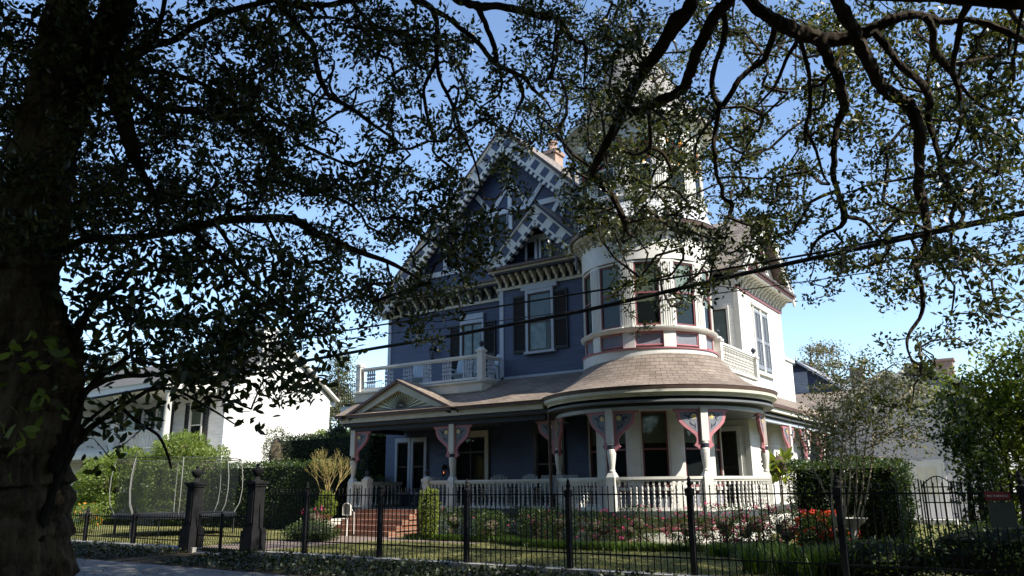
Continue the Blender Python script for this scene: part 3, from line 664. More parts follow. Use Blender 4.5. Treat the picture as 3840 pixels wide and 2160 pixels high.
# railings: handrail, bottom rail, turned balusters
def baluster_mesh():
    mb = MB(); mb.box(-.027, .027, -.027, .027, .64, .745); mb.box(-.027, .027, -.027, .027, .0, .11)
    mb.lathe(0, 0, [(.024,.64),(.014,.62),(.03,.56),(.027,.50),(.012,.455),(.029,.43),(.029,.39),(.012,.36),(.029,.33),(.029,.29),(.012,.26),(.027,.21),(.03,.16),(.014,.12),(.024,.11)], 10)
    return mb.mesh('baluster', mWhite, True)
BAL = baluster_mesh()
def railing(path, z, n, name='porch_railing', h=.88, bm=None, groups=None, parent=None):
    """path: plan points; n balusters spread along it"""
    P = [V((p[0], p[1], 0)) for p in path]; mb = MB()
    for i in range(len(P)-1):
        a, b = P[i], P[i+1]; d = (b-a).normalized(); e = d*.012 if len(P) > 2 else d*0
        mb.beam(a-e+Z_*(z+h-.04), b+e+Z_*(z+h-.04), .15, .07, d.cross(Z_)); mb.beam(a-e+Z_*(z+h-.10), b+e+Z_*(z+h-.10), .09, .05, d.cross(Z_))
    o = mb.build(name, mWhite, parent or H); mb = MB()
    for i in range(len(P)-1):
        a, b = P[i], P[i+1]; d = (b-a).normalized(); e = d*.012 if len(P) > 2 else d*0
        mb.beam(a-e+Z_*(z+.06), b+e+Z_*(z+.06), .09, .08, d.cross(Z_))
    mb.build('bottom_rail', mWhite, o)
    Ls = [0]
    for i in range(len(P)-1): Ls.append(Ls[-1]+(P[i+1]-P[i]).length)
    ts = [(k+.5)/n for k in range(n)] if groups is None else groups
    sc = (h-.145-.08)/.745
    for t in ts:
        s = t*Ls[-1]; i = max(k for k in range(len(P)-1) if Ls[k] <= s+1e-9); f = (s-Ls[i])/(Ls[i+1]-Ls[i]); q = P[i].lerp(P[i+1], f)
        d = P[i+1]-P[i]
        place(bpy.data.objects.new('baluster', bm or BAL), o, Matrix.Translation(q+Z_*(z+.10)) @ Matrix.Rotation(atan2(d.y, d.x), 4, 'Z') @ Matrix.Diagonal((1, 1, sc, 1)))
    return o
def arc(a0, a1, n=14, R=PR): return [(PC[0]+R*cos(a0+(a1-a0)*k/n), PC[1]+R*sin(a0+(a1-a0)*k/n)) for k in range(n+1)]
g = .045
railing([(-15.87, 20.0), (-12.4, 20.2)], ZF, 23)
for i in range(3): railing(arc(PA[i]+g, PA[i+1]-g), ZF, (20, 15, 19)[i])
railing([(-20.34, 20.0), (-19.95, 20.0)], ZF, 3) if False else None
def newel(x, y, z0, z1, ball=True, name='newel_post'):
    mb = MB(); mb.box(x-.11, x+.11, y-.11, y+.11, z0, z1-.22); mb.box(x-.14, x+.14, y-.14, y+.14, z1-.22, z1-.14)
    mb.lathe(x, y, [(.14,z1-.14),(.13,z1-.10),(.07,z1-.06),(.0,z1-.05)], 14)
    for zz in (z0+.22, z0+.5): mb.box(x-.118, x+.118, y-.118, y+.118, zz, zz+.02)
    o = mb.build(name, mWhite, H)
    if ball:
        mb = MB(); mb.lathe(x, y, [(.05,z1-.06),(.035,z1-.02),(.07,z1+.03),(.085,z1+.08),(.06,z1+.13),(.03,z1+.16),(0,z1+.17)], 14); mb.build('finial', mNavy, o, True)
newel(-19.72, 19.95, .8, 2.05); newel(-17.02, 19.95, .8, 2.02)
railing([(-20.34, 19.98), (-19.84, 19.96)], ZF, 4); railing([(-16.9, 19.96), (-16.13, 19.98)], ZF, 5)
railing([(-20.55, 20.15), (-20.55, 22.6)], ZF, 12)
railing([(-7.49, 26.3), (-7.49, 27.75)], ZF, 8)
# brick steps
mb = MB()
for k in range(5):
    y0 = 19.88-.30*(4-k) if False else 18.40+.30*k; z1 = LZ+.164*(k+1)
    mb.box(-19.88, -17.2, y0, 19.89, LZ-.05 if k == 0 else LZ+.164*k-.04, z1-.02 if k == 4 else z1)
mb.build('front_steps', mBrick, H)

# balcony over the entrance: floor box, posts and railing with clustered balusters
mb = MB(); mb.box(XL+.45, XC, 20.5, YL, 4.68, 4.98, 0); mb.box(XL+.40, XC+.03, 20.44, YL, 4.98, 5.04, 0); mb.box(XL+.5, XC-.04, 20.56, YL, 4.62, 4.68, 1); mb.build('balcony', [mCream, mPale], H)
newel(XC-.08, 20.58, 5.04, 6.2); newel(XL+.6, 20.58, 5.04, 6.2, False)
def grp(n, per, L, pitch=.105):
    out = []
    for k in range(n):
        c = (k+.5)/n
        for j in range(per): out.append(c + (j-(per-1)/2)*pitch/L)
    return out
bb = MB(); bb.lathe(0, 0, [(.03,.745),(.03,.66),(.018,.64),(.045,.62),(.045,.52),(.018,.50),(.018,.47),(.045,.45),(.045,.36),(.018,.34),(.018,.31),(.045,.29),(.045,.20),(.018,.18),(.03,.10),(.03,0)], 8); BALB = bb.mesh('baluster', mPale, True)
LB = (XC-.2)-(XL+.72)
railing([(XL+.72, 20.58), (XC-.2, 20.58)], 5.06, 0, 'balcony_railing', .86, BALB, grp(6, 4, LB))
railing([(XC-.08, 20.7), (XC-.08, YB-.02)], 5.06, 0, 'balcony_railing', .86, BALB, grp(1, 4, .85))
# upper balcony beside the turret
mb = MB(); mb.box(-9.3, -7.86, 22.4, YW, 4.75, 5.0); mb.box(-9.3, -7.80, 22.4, YW+.25, 4.98, 5.04); mb.build('upper_balcony', mWhite, H)
newel(-7.93, 22.75, 5.0, 6.05); newel(-7.93, 26.2, 5.0, 5.95)
railing([(-7.93, 22.88), (-7.93, 26.06)], 5.0, 22, 'upper_railing', .84)
# flared bay and iron railing on the far left side
mb = MB()
prof = [(.9,4.95),(.62,5.15),(.45,5.5),(.36,6.1),(.34,8.3)]
for i in range(len(prof)-1):
    (a, z0), (b, z1) = prof[i], prof[i+1]
    mb.face([(XL-a, YL+.5, z0), (XL, YL+.5, z0), (XL, YL+.5, z1), (XL-b, YL+.5, z1)]); mb.face([(XL-a, YL+.5+3, z0), (XL-a, YL+.5, z0), (XL-b, YL+.5, z1), (XL-b, YL+.5+3, z1)])
mb.face([(XL-.9, YL+.5, 4.95), (XL-.9, YL+3.5, 4.95), (XL, YL+3.5, 4.95), (XL, YL+.5, 4.95)]); mb.build('side_bay', mBlue, H)
mb = MB(); mb.box(XL-3.2, XL-.0, YL+.55, YL+4, 4.6, 4.94); mb.build('side_porch_deck', mWhite, H)
mb = MB()
for (a, b) in (((XL-3.15, YL+.6), (XL-.9, YL+.6)), ((XL-3.15, YL+.6), (XL-3.15, YL+3.9))):
    a = V((*a, 0)); b = V((*b, 0)); n = int((b-a).length/.11)
    for z in (5.05, 5.9): mb.beam(a+Z_*z, b+Z_*z, .03, .03)
    for k in range(n+1): q = a.lerp(b, k/n); mb.beam(q+Z_*4.94, q+Z_*5.9, .014, .014, X_)
mb.build('iron_railing', mBlack, H)
# ------------------------------------------------------------------ leaves
def leaf_mesh(name, pos, axis, nrm, L, Wd, mat, fold=.25, hexa=False):
    """one folded four-corner leaf per row: pos = base point, axis = direction, nrm = face normal"""
    n = len(pos); axis = axis/np.linalg.norm(axis, axis=1)[:, None]
    side = np.cross(axis, nrm); side /= (np.linalg.norm(side, axis=1)[:, None]+1e-9); up = np.cross(side, axis)
    L = np.broadcast_to(L, n)[:, None]; Wd = np.broadcast_to(Wd, n)[:, None]
    mid = pos + axis*L*.45 - up*Wd*fold
    K = 6 if hexa else 4
    if hexa:
        v = np.empty((n, 6, 3)); c = lambda t: pos + axis*L*t - up*L*.25*t*t
        v[:, 0] = pos; v[:, 3] = c(1.0)
        for i, t, w in ((1, .28, .40), (2, .66, .46)): v[:, i] = c(t)+side*Wd*w+up*Wd*fold*.5; v[:, 6-i] = c(t)-side*Wd*w+up*Wd*fold*.5
        return verts_faces(name, v, 6, mat)
    v = np.empty((n, 4, 3)); v[:, 0] = pos; v[:, 1] = mid + side*Wd*.5 + up*Wd*fold; v[:, 2] = pos + axis*L - up*L*.06; v[:, 3] = mid - side*Wd*.5 + up*Wd*fold
    return verts_faces(name, v, 4, mat)
def verts_faces(name, v, K, mat):
    n = len(v); me = bpy.data.meshes.new(name); me.vertices.add(K*n); me.vertices.foreach_set('co', v.reshape(-1).astype(np.float32))
    me.loops.add(K*n); me.loops.foreach_set('vertex_index', np.arange(K*n, dtype=np.int32))
    me.polygons.add(n); me.polygons.foreach_set('loop_start', np.arange(0, K*n, K, dtype=np.int32)); me.polygons.foreach_set('loop_total', np.full(n, K, dtype=np.int32))
    me.materials.append(mat); me.update(calc_edges=True); return me
def rdir(n):
    v = RNG.normal(size=(n, 3)); return v/np.linalg.norm(v, axis=1)[:, None]
def rand_leaves(name, pos, L, Wd, mat, up=.35, out=None, hexa=False):
    n = len(pos); ax = rdir(n)
    if out is not None: ax = ax*.8 + out
    ax[:, 2] += up*.4; nr = rdir(n); nr[:, 2] += up*2
    return leaf_mesh(name, pos, ax, nr, L*RNG.uniform(.6, 1.25, n), Wd*RNG.uniform(.7, 1.2, n), mat, .25, hexa)
mOak = leaf_mat('oak_leaves', [(.014,.022,.009), (.024,.036,.012), (.045,.060,.017), (.080,.092,.026), (.125,.125,.05)], .36, .34)
mHedge = leaf_mat('hedge_leaves', [(.018,.032,.008), (.03,.055,.012), (.05,.085,.018), (.085,.13,.03)], .4, .35)
mFeather = leaf_mat('feathery_leaves', [(.08,.13,.025), (.15,.21,.04), (.23,.29,.07)], .5, .45)
mLime = leaf_mat('lime_leaves', [(.09,.13,.018), (.17,.22,.035), (.27,.31,.06)], .45, .45)
mGreyLeaf = leaf_mat('greyish_leaves', [(.07,.085,.04), (.12,.13,.07), (.18,.18,.11)], .5, .4)
mPalm = leaf_mat('strap_leaves', [(.03,.06,.012), (.06,.11,.02), (.12,.19,.04)], .4, .4)
mPink = leaf_mat('pink_petals', [(.42,.035,.11), (.52,.07,.18), (.55,.14,.25)], .7, .25, .1, .7)
mRedF = leaf_mat('red_petals', [(.55,.03,.025), (.7,.07,.03), (.75,.14,.06)], .6, .3, .2, .8)
mOrange = leaf_mat('orange_petals', [(.7,.25,.03), (.75,.4,.05)], .6, .3, .2, .8)
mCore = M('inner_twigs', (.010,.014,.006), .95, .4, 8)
mStem = M('shrub_stem', (.10,.075,.05), .85, .3, 12)

def ellipsoid_pts(n, c, r, shell=.55, sq=0.0):
    d = rdir(n); 
    if sq > 0:                                   # squarish (clipped) shape
        m = np.max(np.abs(d), axis=1)[:, None]; d = d*(1-sq) + sq*d/m
    t = RNG.uniform(shell, 1.0, n)[:, None]**.6
    w = 1 + .13*np.sin(d[:, :1]*7+c[0])*np.cos(d[:, 1:2]*6+c[1]) + .08*np.sin(d[:, 2:3]*11)
    return np.array(c) + d*np.array(r)*t*w, d
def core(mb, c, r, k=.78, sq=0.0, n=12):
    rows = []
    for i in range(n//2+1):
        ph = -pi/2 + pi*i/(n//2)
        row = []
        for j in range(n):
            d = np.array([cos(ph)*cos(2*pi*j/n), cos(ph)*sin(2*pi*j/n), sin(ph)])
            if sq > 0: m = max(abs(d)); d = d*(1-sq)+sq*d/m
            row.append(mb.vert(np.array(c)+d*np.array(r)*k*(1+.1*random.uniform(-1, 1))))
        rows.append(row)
    for i in range(n//2):
        for j in range(n): mb.fi((rows[i][j], rows[i][(j+1) % n], rows[i+1][(j+1) % n], rows[i+1][j]))
def shrub(name, c, lobes, n, L, Wd, mat, label, cat, group=None, sq=0.0, stems=0, up=.35, corek=.78, flowers=None, fn=0, fsize=.05, base=None):
    """lobes: [(centre offset, radii)]; leaves spread over the lobes, a twiggy inner mass and stems below"""
    c = np.array(c, float); root = thing(name, tuple(c), label, cat, group)
    tot = sum(r[0]*r[1]+r[1]*r[2]+r[0]*r[2] for _, r in lobes); P = []; O = []
    mb = MB()
    for o, r in lobes:
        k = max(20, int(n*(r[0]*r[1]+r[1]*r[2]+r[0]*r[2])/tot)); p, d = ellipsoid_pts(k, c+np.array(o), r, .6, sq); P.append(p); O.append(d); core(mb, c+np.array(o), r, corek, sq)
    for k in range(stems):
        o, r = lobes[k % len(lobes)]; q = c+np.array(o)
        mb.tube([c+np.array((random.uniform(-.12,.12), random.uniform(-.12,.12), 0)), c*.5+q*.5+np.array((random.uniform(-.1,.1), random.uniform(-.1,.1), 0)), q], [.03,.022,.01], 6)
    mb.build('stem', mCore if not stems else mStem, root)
    P = np.concatenate(P); O = np.concatenate(O); z0 = c[2]+.02; ok = P[:, 2] > z0; P, O = P[ok], O[ok]
    link('foliage', rand_leaves('foliage', P, L, Wd, mat, up, O*.5), root)
    if flowers:
        F = []; OO = []
        for o, r in lobes:
            k = int(fn*(r[0]*r[1])/sum(q[0]*q[1] for _, q in lobes))+1; p, d = ellipsoid_pts(k, c+np.array(o), np.array(r)*1.03, .93); F.append(p); OO.append(d)
        F = np.concatenate(F); OO = np.concatenate(OO); F = np.repeat(F, 5, axis=0) + RNG.normal(size=(len(F)*5, 3))*fsize*.35; OO = np.repeat(OO, 5, axis=0)
        ok = F[:, 2] > z0+.1
        link('blossoms', rand_leaves('blossoms', F[ok], fsize, fsize*.8, flowers, .3, OO[ok]*.9), root)
    return root

# ------------------------------------------------------------------ iron fence, piers, gate
YF = 12.94
FX = [-12.36+2.385*k for k in range(-1, 8)]
fence = thing('iron_fence', (-7.6, YF, .15), 'black iron picket fence with spear tops and heavy finialed posts along the curb', 'fence')
def post(mb, x, y, z0=.15, z1=1.72, r=.045):
    mb.box(x-r, x+r, y-r, y+r, z0, z1-.32); mb.box(x-r*1.35, x+r*1.35, y-r*1.35, y+r*1.35, z1-.32, z1-.20)
    mb.lathe(x, y, [(r*1.3,z1-.2),(r*.7,z1-.17),(r*1.05,z1-.12),(r*.6,z1-.07),(r*.8,z1-.05),(0,z1+.03)], 10)
def pick(mb, x, y, z0, z1, r=.0075):
    mb.box(x-r, x+r, y-r, y+r, z0, z1-.09)
    mb.lathe(x, y, [(r,z1-.09),(r*2.2,z1-.075),(r,z1-.06),(r*2.1,z1-.045),(0,z1)], 6)
for x in FX:
    mb = MB(); post(mb, x, YF, .15, 1.74 + random.uniform(-.02, .02)); mb.build('post', mBlack, fence)
def panel(x0, x1, y, parent, z0=.16, ztop=1.62, rails=(.42, 1.455), pitch=.118):
    mb = MB(); n = int(round((x1-x0)/pitch))
    for z in rails: mb.box(x0+.05, x1-.05, y-.016, y+.016, z-.012, z+.012)
    for k in range(1, n):
        x = x0+(x1-x0)*k/n; pick(mb, x + random.uniform(-.004, .004), y + random.uniform(-.003, .003), z0, ztop)
    return mb.build('picket_panel', mBlack, parent)
ends = [-16.2] + FX + [6.6]
for a, b in zip(ends[:-1], ends[1:]):
    if b-a > .4: panel(a, b, YF, fence)
lf = thing('iron_fence', (-22.5, YF, .15), 'lower run of black iron picket fence left of the gate piers beside the trampoline', 'fence')
LX = [-27.2, -24.5, -21.9]
for x in LX: mb = MB(); post(mb, x, YF, .15, 1.15); mb.build('post', mBlack, lf)
for a, b in zip(LX, LX[1:]+[-19.5]): panel(a, b, YF, lf, .16, .98, (.3, .88))
def pier(x, y, label):
    r = thing('gate_pier', (x, y, 0), label, 'gate pier', 'pair of dark gate piers')
    mb = MB(); mb.box(x-.22, x+.22, y-.22, y+.22, 0, .62); mb.box(x-.19, x+.19, y-.19, y+.19, .62, .68); mb.box(x-.15, x+.15, y-.15, y+.15, .68, 1.68)
    for s in (-1, 1): mb.box(x-.09, x+.09, y+s*.155-.01, y+s*.155+.01, .8, 1.55)
    mb.build('pier_shaft', mIron, r)
    mb = MB(); mb.box(x-.18, x+.18, y-.18, y+.18, 1.68, 1.74); mb.box(x-.21, x+.21, y-.21, y+.21, 1.74, 1.80); mb.build('cap', mIron, r)
    mb = MB(); mb.lathe(x, y, [(.13,1.80),(.07,1.85),(.05,1.92),(.11,1.98),(.15,2.05),(.15,2.09),(.06,2.13),(.03,2.18),(.05,2.21),(0,2.25)], 16); mb.build('urn_finial', mIron, r, True)
mIron = M('dark_cast_iron', (.010,.010,.011), .85, .35, 6, .4, 30, 0, .2)
pier(-19.15, YF, 'dark gate pier with urn, the one nearer the trampoline'); pier(-16.62, YF, 'dark gate pier with urn, the one nearer the house steps')
gt = thing('garden_gate', (-17.9, YF, .05), 'low double iron gate between the two dark gate piers', 'gate')
mb = MB()
for x0, x1 in ((-18.88, -17.93), (-17.89, -16.9)):
    mb.box(x0, x0+.03, YF-.015, YF+.015, .06, 1.0); mb.box(x1-.03, x1, YF-.015, YF+.015, .06, 1.06)
    for z in (.1, .46, .92): mb.box(x0+.03, x1-.03, YF-.012, YF+.012, z-.015, z+.015)
    k = 0; x = x0+.09
    while x < x1-.06: mb.box(x-.006, x+.006, YF-.006, YF+.006, .475, .905); mb.lathe(x, YF, [(.006,.935),(.014,.95),(0,1.01)], 6); x += .085
    for i in range(9):
        for j in range(3):
            cx = x0+.08+i*(x1-x0-.14)/8; cz = .155+j*.12
            mb.tube([(cx+.05*cos(2*pi*q/8), YF, cz+.05*sin(2*pi*q/8)) for q in range(9)], .006, 4, cap=False)
mb.build('gate_leaf', mBlack, gt)

# small no-parking style sign wired to the fence rail on the right
sg = thing('fence_sign', (-.72, YF-.03, 1.43), 'small red bordered sign with pale lettering hung on the fence rail far right', 'sign')
mb = MB(); mb.box(-.88, -.57, YF-.030, YF-.024, 1.355, 1.475); mb.build('sign_plate', M('sign_red', (.16,.02,.025), .5, .15, 8), sg)
def text_mesh(txt, size, mat, name, loc, parent):
    cu = bpy.data.curves.new(name, 'FONT'); cu.body = txt; cu.size = size; cu.extrude = .0012; cu.align_x = 'CENTER'; cu.align_y = 'CENTER'
    o = bpy.data.objects.new(name, cu); dg = bpy.context.evaluated_depsgraph_get(); COL.objects.link(o); bpy.context.view_layer.update()
    me = bpy.data.meshes.new_from_object(o.evaluated_get(bpy.context.evaluated_depsgraph_get())); bpy.data.objects.remove(o); me.materials.clear(); me.materials.append(mat)
    me.transform(Matrix.Translation(loc) @ Matrix.Rotation(pi/2, 4, 'X')); return link(name, me, parent)
text_mesh('NO PARKING', .042, M('sign_lettering', (.62,.55,.54), .6, .05, 5), 'lettering', (-.725, YF-.0325, 1.415), sg)
mb = MB(); mb.box(-.86, -.54, YF-.028, YF-.023, 1.0, 1.335)
tag(mb.build('notice_board', M('dull_notice', (.07,.08,.07), .7, .2, 6)), 'dull grey blank notice panel on the fence below the red sign', 'sign')

# ------------------------------------------------------------------ cables
def cable(y, pts, r, label):
    P = [at_y(px, py, y) for px, py in pts]; n = len(P)
    a, b = P[0], P[-1]; d = (b-a)/(b-a).length; P = [a-d*40+Z_*.8] + P + [b+d*40+Z_*1.2]
    mb = MB(); mb.tube(P, r, 8); tag(mb.build('utility_cable', mCable, None, True), label, 'cable', 'utility cables across the street front')
mCable = M('black_cable', (.012,.012,.013), .6, .2, 10)
cable(11.2, [(1095,1362),(1400,1307),(1680,1261),(2200,1163),(2890,1003),(3400,893),(3840,801)], .034, 'thickest black utility cable, sagging lowest across the front of the house')
cable(11.0, [(1095,1272),(1400,1223),(1710,1174),(2200,1096),(2600,1029),(3050,951),(3480,866),(3840,792)], .017, 'medium black cable running above the thickest one')
cable(11.6, [(1095,1300),(1400,1256),(1680,1229),(2205,1158),(2700,1099),(3050,1052),(3840,937)], .008, 'thinnest black wire, crossing the house just above the thickest cable at left')

# ------------------------------------------------------------------ trampoline behind the left fence
tc = V((-25.6, 16.6, LZ)); tp = thing('trampoline', tc, 'round trampoline with curved white poles and dark safety net on the left lawn', 'trampoline')
R_ = 1.95
mb = MB(); mb.ring(tc.x, tc.y, R_-.33, R_+.05, .78, .83, 0, 2*pi, 40); mb.ring(tc.x, tc.y, R_-.02, R_+.06, .70, .78, 0, 2*pi, 40); mb.build('frame_pad', M('black_pad', (.012,.014,.02), .6, .2, 8), tp)
mb = MB(); mb.lathe(tc.x, tc.y, [(0,.76),(R_-.33,.76)], 32); mb.build('jumping_mat', mCable, tp)
mPole = M('white_pole', (.25,.25,.24), .35, .1, 6); mLeg = M('dark_leg', (.02,.022,.025), .5, .2, 6)
for k in range(8):
    a = 2*pi*k/8+.25
    q = lambda r, z: (tc.x+r*cos(a), tc.y+r*sin(a), z)
    mb = MB(); mb.tube([q(R_-.02,.83),q(R_+.14,1.15),q(R_+.20,1.6),q(R_+.19,2.05),q(R_+.12,2.5),q(R_+.07,2.66)], .013, 8); mb.build('pole', mPole, tp, True)
    if k % 2 == 0:
        mb = MB(); b = a+.39
        mb.tube([(tc.x+R_*cos(a), tc.y+R_*sin(a), .72),(tc.x+R_*cos(a), tc.y+R_*sin(a), .12),(tc.x+R_*cos(a+.5), tc.y+R_*sin(a+.5), .12),(tc.x+R_*cos(a+.5), tc.y+R_*sin(a+.5), .72)], .03, 8); mb.build('leg', mLeg, tp)
mb = MB(); mb.tube([(tc.x+(R_+.06)*cos(2*pi*k/40), tc.y+(R_+.06)*sin(2*pi*k/40), 2.66) for k in range(41)], .015, 6, cap=False); mb.build('top_ring', mLeg, tp)
m, t, P, N, Lk = new_mat('safety_net'); tr = N.new('ShaderNodeBsdfTransparent'); mx = N.new('ShaderNodeMixShader'); mx.inputs[0].default_value = .14
P.inputs['Base Color'].default_value = (.035,.04,.04,1); P.inputs['Roughness'].default_value = .8; Lk.new(tr.outputs[0], mx.inputs[1]); Lk.new(P.outputs[0], mx.inputs[2]); Lk.new(mx.outputs[0], N['Material Output'].inputs['Surface'])
mb = MB(); mb.lathe(tc.x, tc.y, [(R_-.04,.83),(R_+.05,2.65)], 48); mb.build('safety_net', m, tp, True)

# ------------------------------------------------------------------ porch and balcony furniture
mChair = M('pale_blue_chair_paint', (.45,.52,.56), .5, .1, 5); mBench = M('grey_bench_paint', (.36,.37,.36), .6, .1, 5)
def chair(x, y, z, rz, mat, name, label, cat, group, rock=False, wide=.62):
    root = thing(name, (x, y, z), label, cat, group); R = Matrix.Translation((x, y, z)) @ Matrix.Rotation(rz, 4, 'Z')   # faces local -Y
    def add(nm, mb):
        me = mb.mesh(nm, mat); me.transform(R); return link(nm, me, root)
    h = wide/2
    mb = MB()
    for k in range(5): mb.obox((0, -.28+k*.12, .40-k*.022), (h-.03, 0, 0), (0, .052, -.008), (0, 0, .012))
    add('seat', mb)
    mb = MB(); n = max(5, int(wide/.1))
    for k in range(n):
        u = -h+.05+(2*h-.1)*k/(n-1); top = 1.05 - .10*(abs(u)/h)**2 if wide < 1 else 1.0
        mb.beam((u, .22, .34), (u, .46, top), (2*h-.1)/(n-1)*.82, .02, X_)
    mb.beam((-h+.02, .44, .86), (h-.02, .44, .86), .03, .06, Y_)
    add('backrest', mb)
    for s in (-1, 1):
        mb = MB(); mb.beam((s*h, -.33, .62), (s*h, .36, .60), .11, .025, X_); add('armrest', mb)
        mb = MB(); mb.beam((s*(h-.02), -.30, .06), (s*(h-.02), -.30, .61), .05, .07, X_); add('leg', mb)
        mb = MB(); mb.beam((s*(h-.02), .30, .06), (s*(h-.02), .28, .60), .05, .07, X_); add('leg', mb)
        if rock:
            mb = MB(); mb.tube([(s*(h-.02), -.5, .12),(s*(h-.02), -.25, .04),(s*(h-.02), .1, .025),(s*(h-.02), .4, .06),(s*(h-.02), .62, .14)], .022, 6); add('rocker', mb)
    return root
chair(-15.2, 21.35, ZF, 0, mBench, 'porch_chair', 'grey slatted porch chair just right of the front door, behind the railing', 'chair', 'grey porch chairs') if False else None
chair(-15.0, 20.85, ZF, .2, mBench, 'porch_chair', 'grey slatted chair behind the porch railing, nearer the front door', 'chair', 'grey porch chairs')
chair(-13.95, 20.9, ZF, -.1, mBench, 'porch_chair', 'grey slatted chair behind the porch railing, beside the long bench', 'chair', 'grey porch chairs')
chair(-12.85, 20.95, ZF, 0, mBench, 'porch_bench', 'long grey slatted bench with high back behind the straight porch railing', 'bench', None, False, 1.35)
chair(-18.55, 21.7, ZF, .35, mBench, 'rocking_chair', 'large pale rocking chair on the porch at the head of the steps', 'chair', None, True, .7)
for i, (x, y, r, l) in enumerate(((-18.7, 21.35, .5, 'light blue slatted chair in the middle of the balcony'), (-16.9, 21.5, .2, 'light blue slatted chair by the balcony door'), (-15.75, 21.5, -.6, 'light blue slatted chair at the right end of the balcony'))):
    chair(x, y, 5.05, r, mChair, 'balcony_chair', l, 'chair', 'light blue balcony chairs')
def lantern(x, y, z, n, label, s=1.0, lit=False):
    root = thing('wall_lantern', (x, y, z), label, 'lantern', 'black lanterns on the house'); n = V((n[0], n[1], 0)); q = V((x, y, z)) + n*.16*s
    mb = MB(); mb.beam(V((x, y, z+.2*s)), q+Z_*.27*s, .02, .02, Z_.cross(n)); mb.obox(V((x, y, z+.2*s)), n.cross(Z_)*.04*s, n*.012, Z_*.1*s)
    for k in range(4):
        a = pi/4+k*pi/2; mb.beam(q+V((cos(a)*.06*s, sin(a)*.06*s, -.16*s)), q+V((cos(a)*.10*s, sin(a)*.10*s, .14*s)), .012, .012, X_)
    mb.lathe(q.x, q.y, [(.13*s,q.z+.14*s),(.06*s,q.z+.22*s),(.03*s,q.z+.25*s),(.04*s,q.z+.29*s),(0,q.z+.33*s)], 8); mb.lathe(q.x, q.y, [(0,q.z-.19*s),(.07*s,q.z-.16*s),(.07*s,q.z-.145*s)], 8); mb.build('lantern_frame', mBlack, root)
    mb = MB(); mb.lathe(q.x, q.y, [(.05*s,q.z-.15*s),(.085*s,q.z+.13*s)], 4, pi/4, pi/4+2*pi); mb.build('lantern_glass', mGlass, root)
    if lit:
        m, t, P, N, Lk = new_mat('lantern_flame'); P.inputs['Emission Color'].default_value = (1,.25,.05,1); P.inputs['Emission Strength'].default_value = 1.2
        mb = MB(); mb.lathe(q.x, q.y, [(.012,q.z-.06*s),(.022,q.z-.02*s),(0,q.z+.05*s)], 8); mb.build('flame', m, root)
lantern(-18.45, YL, 2.15, (0,-1), 'black wall lantern with a faint red flame left of the front door', .9, True)
lantern(-19.05, YL, 6.55, (0,-1), 'black wall lantern on the blue wall above the balcony', 1.15)
lantern(-8.25, 28.9, 2.35, (1,0), 'black lantern hanging on the side porch behind the brackets', 1.2)
pot = thing('planter_pot', (-16.6, 21.9, ZF), 'dark planter pot beside the front door', 'planter')
mb = MB(); mb.lathe(-16.2, 22.3, [(.0,ZF+.01),(.14,ZF+.01),(.2,ZF+.4),(.23,ZF+.42),(.2,ZF+.42),(.18,ZF+.38),(0,ZF+.38)], 16); mb.build('pot', mNavy, pot, True)

# flag-like garden lights etc
mk = thing('arched_marker', (-18.28, 18.25, .7), 'small arched grey panel with a white rim beside the brick steps', 'marker')
pl = [(-.16,0),(.16,0),(.16,.24)] + [(.16*cos(pi*k/10), .24+.12*sin(pi*k/10)) for k in range(1, 10)] + [(-.16,.24)]
mb = MB(); mb.prism([V((-18.95+a, 18.30, .78+b)) for a, b in pl], (0, .06, 0)); mb.build('marker_panel', M('marker_grey', (.35,.34,.31), .6, .1, 5), mk)
mb = MB(); mb.tube([V((-18.95+a*1.03, 18.29, .78+b*1.02)) for a, b in pl+pl[:1]], .018, 6, cap=False); mb.build('rim', mWhite, mk)
mb = MB(); mb.tube([(-18.78, 18.36, .95),(-18.72,18.4,.85),(-18.70,18.4,.2)], .014, 6); mb.tube([(-18.95,18.34,.78),(-18.95,18.34,.13)], .02, 6); mb.build('stake', mWhite, mk)
wl = MB(); wl.box(-20.5, -19.95, 18.0, 19.7, LZ-.01, .56); wl.box(-20.54, -19.92, 17.96, 19.72, .56, .62)
tag(wl.build('planter_wall', M('pale_planter', (.48,.46,.40), .8, .15, 4)), 'low pale plinth with a flat top beside the left of the steps', 'plinth')
bb_ = thing('bird_bath', (-3.55, 17.3, LZ), 'shallow stone bird bath bowl in front of the clipped hedge', 'bird bath')
mb = MB(); mb.lathe(-3.55, 17.3, [(.16,LZ),(.16,LZ+.06),(.07,LZ+.12),(.06,LZ+.55),(.10,LZ+.62)], 16); mb.build('pedestal', mConc, bb_, True)
mb = MB(); mb.lathe(-3.55, 17.3, [(.08,LZ+.62),(.22,LZ+.70),(.30,LZ+.80),(.28,LZ+.80),(.2,LZ+.73),(0,LZ+.70)], 24); mb.build('bowl', mConc, bb_, True)

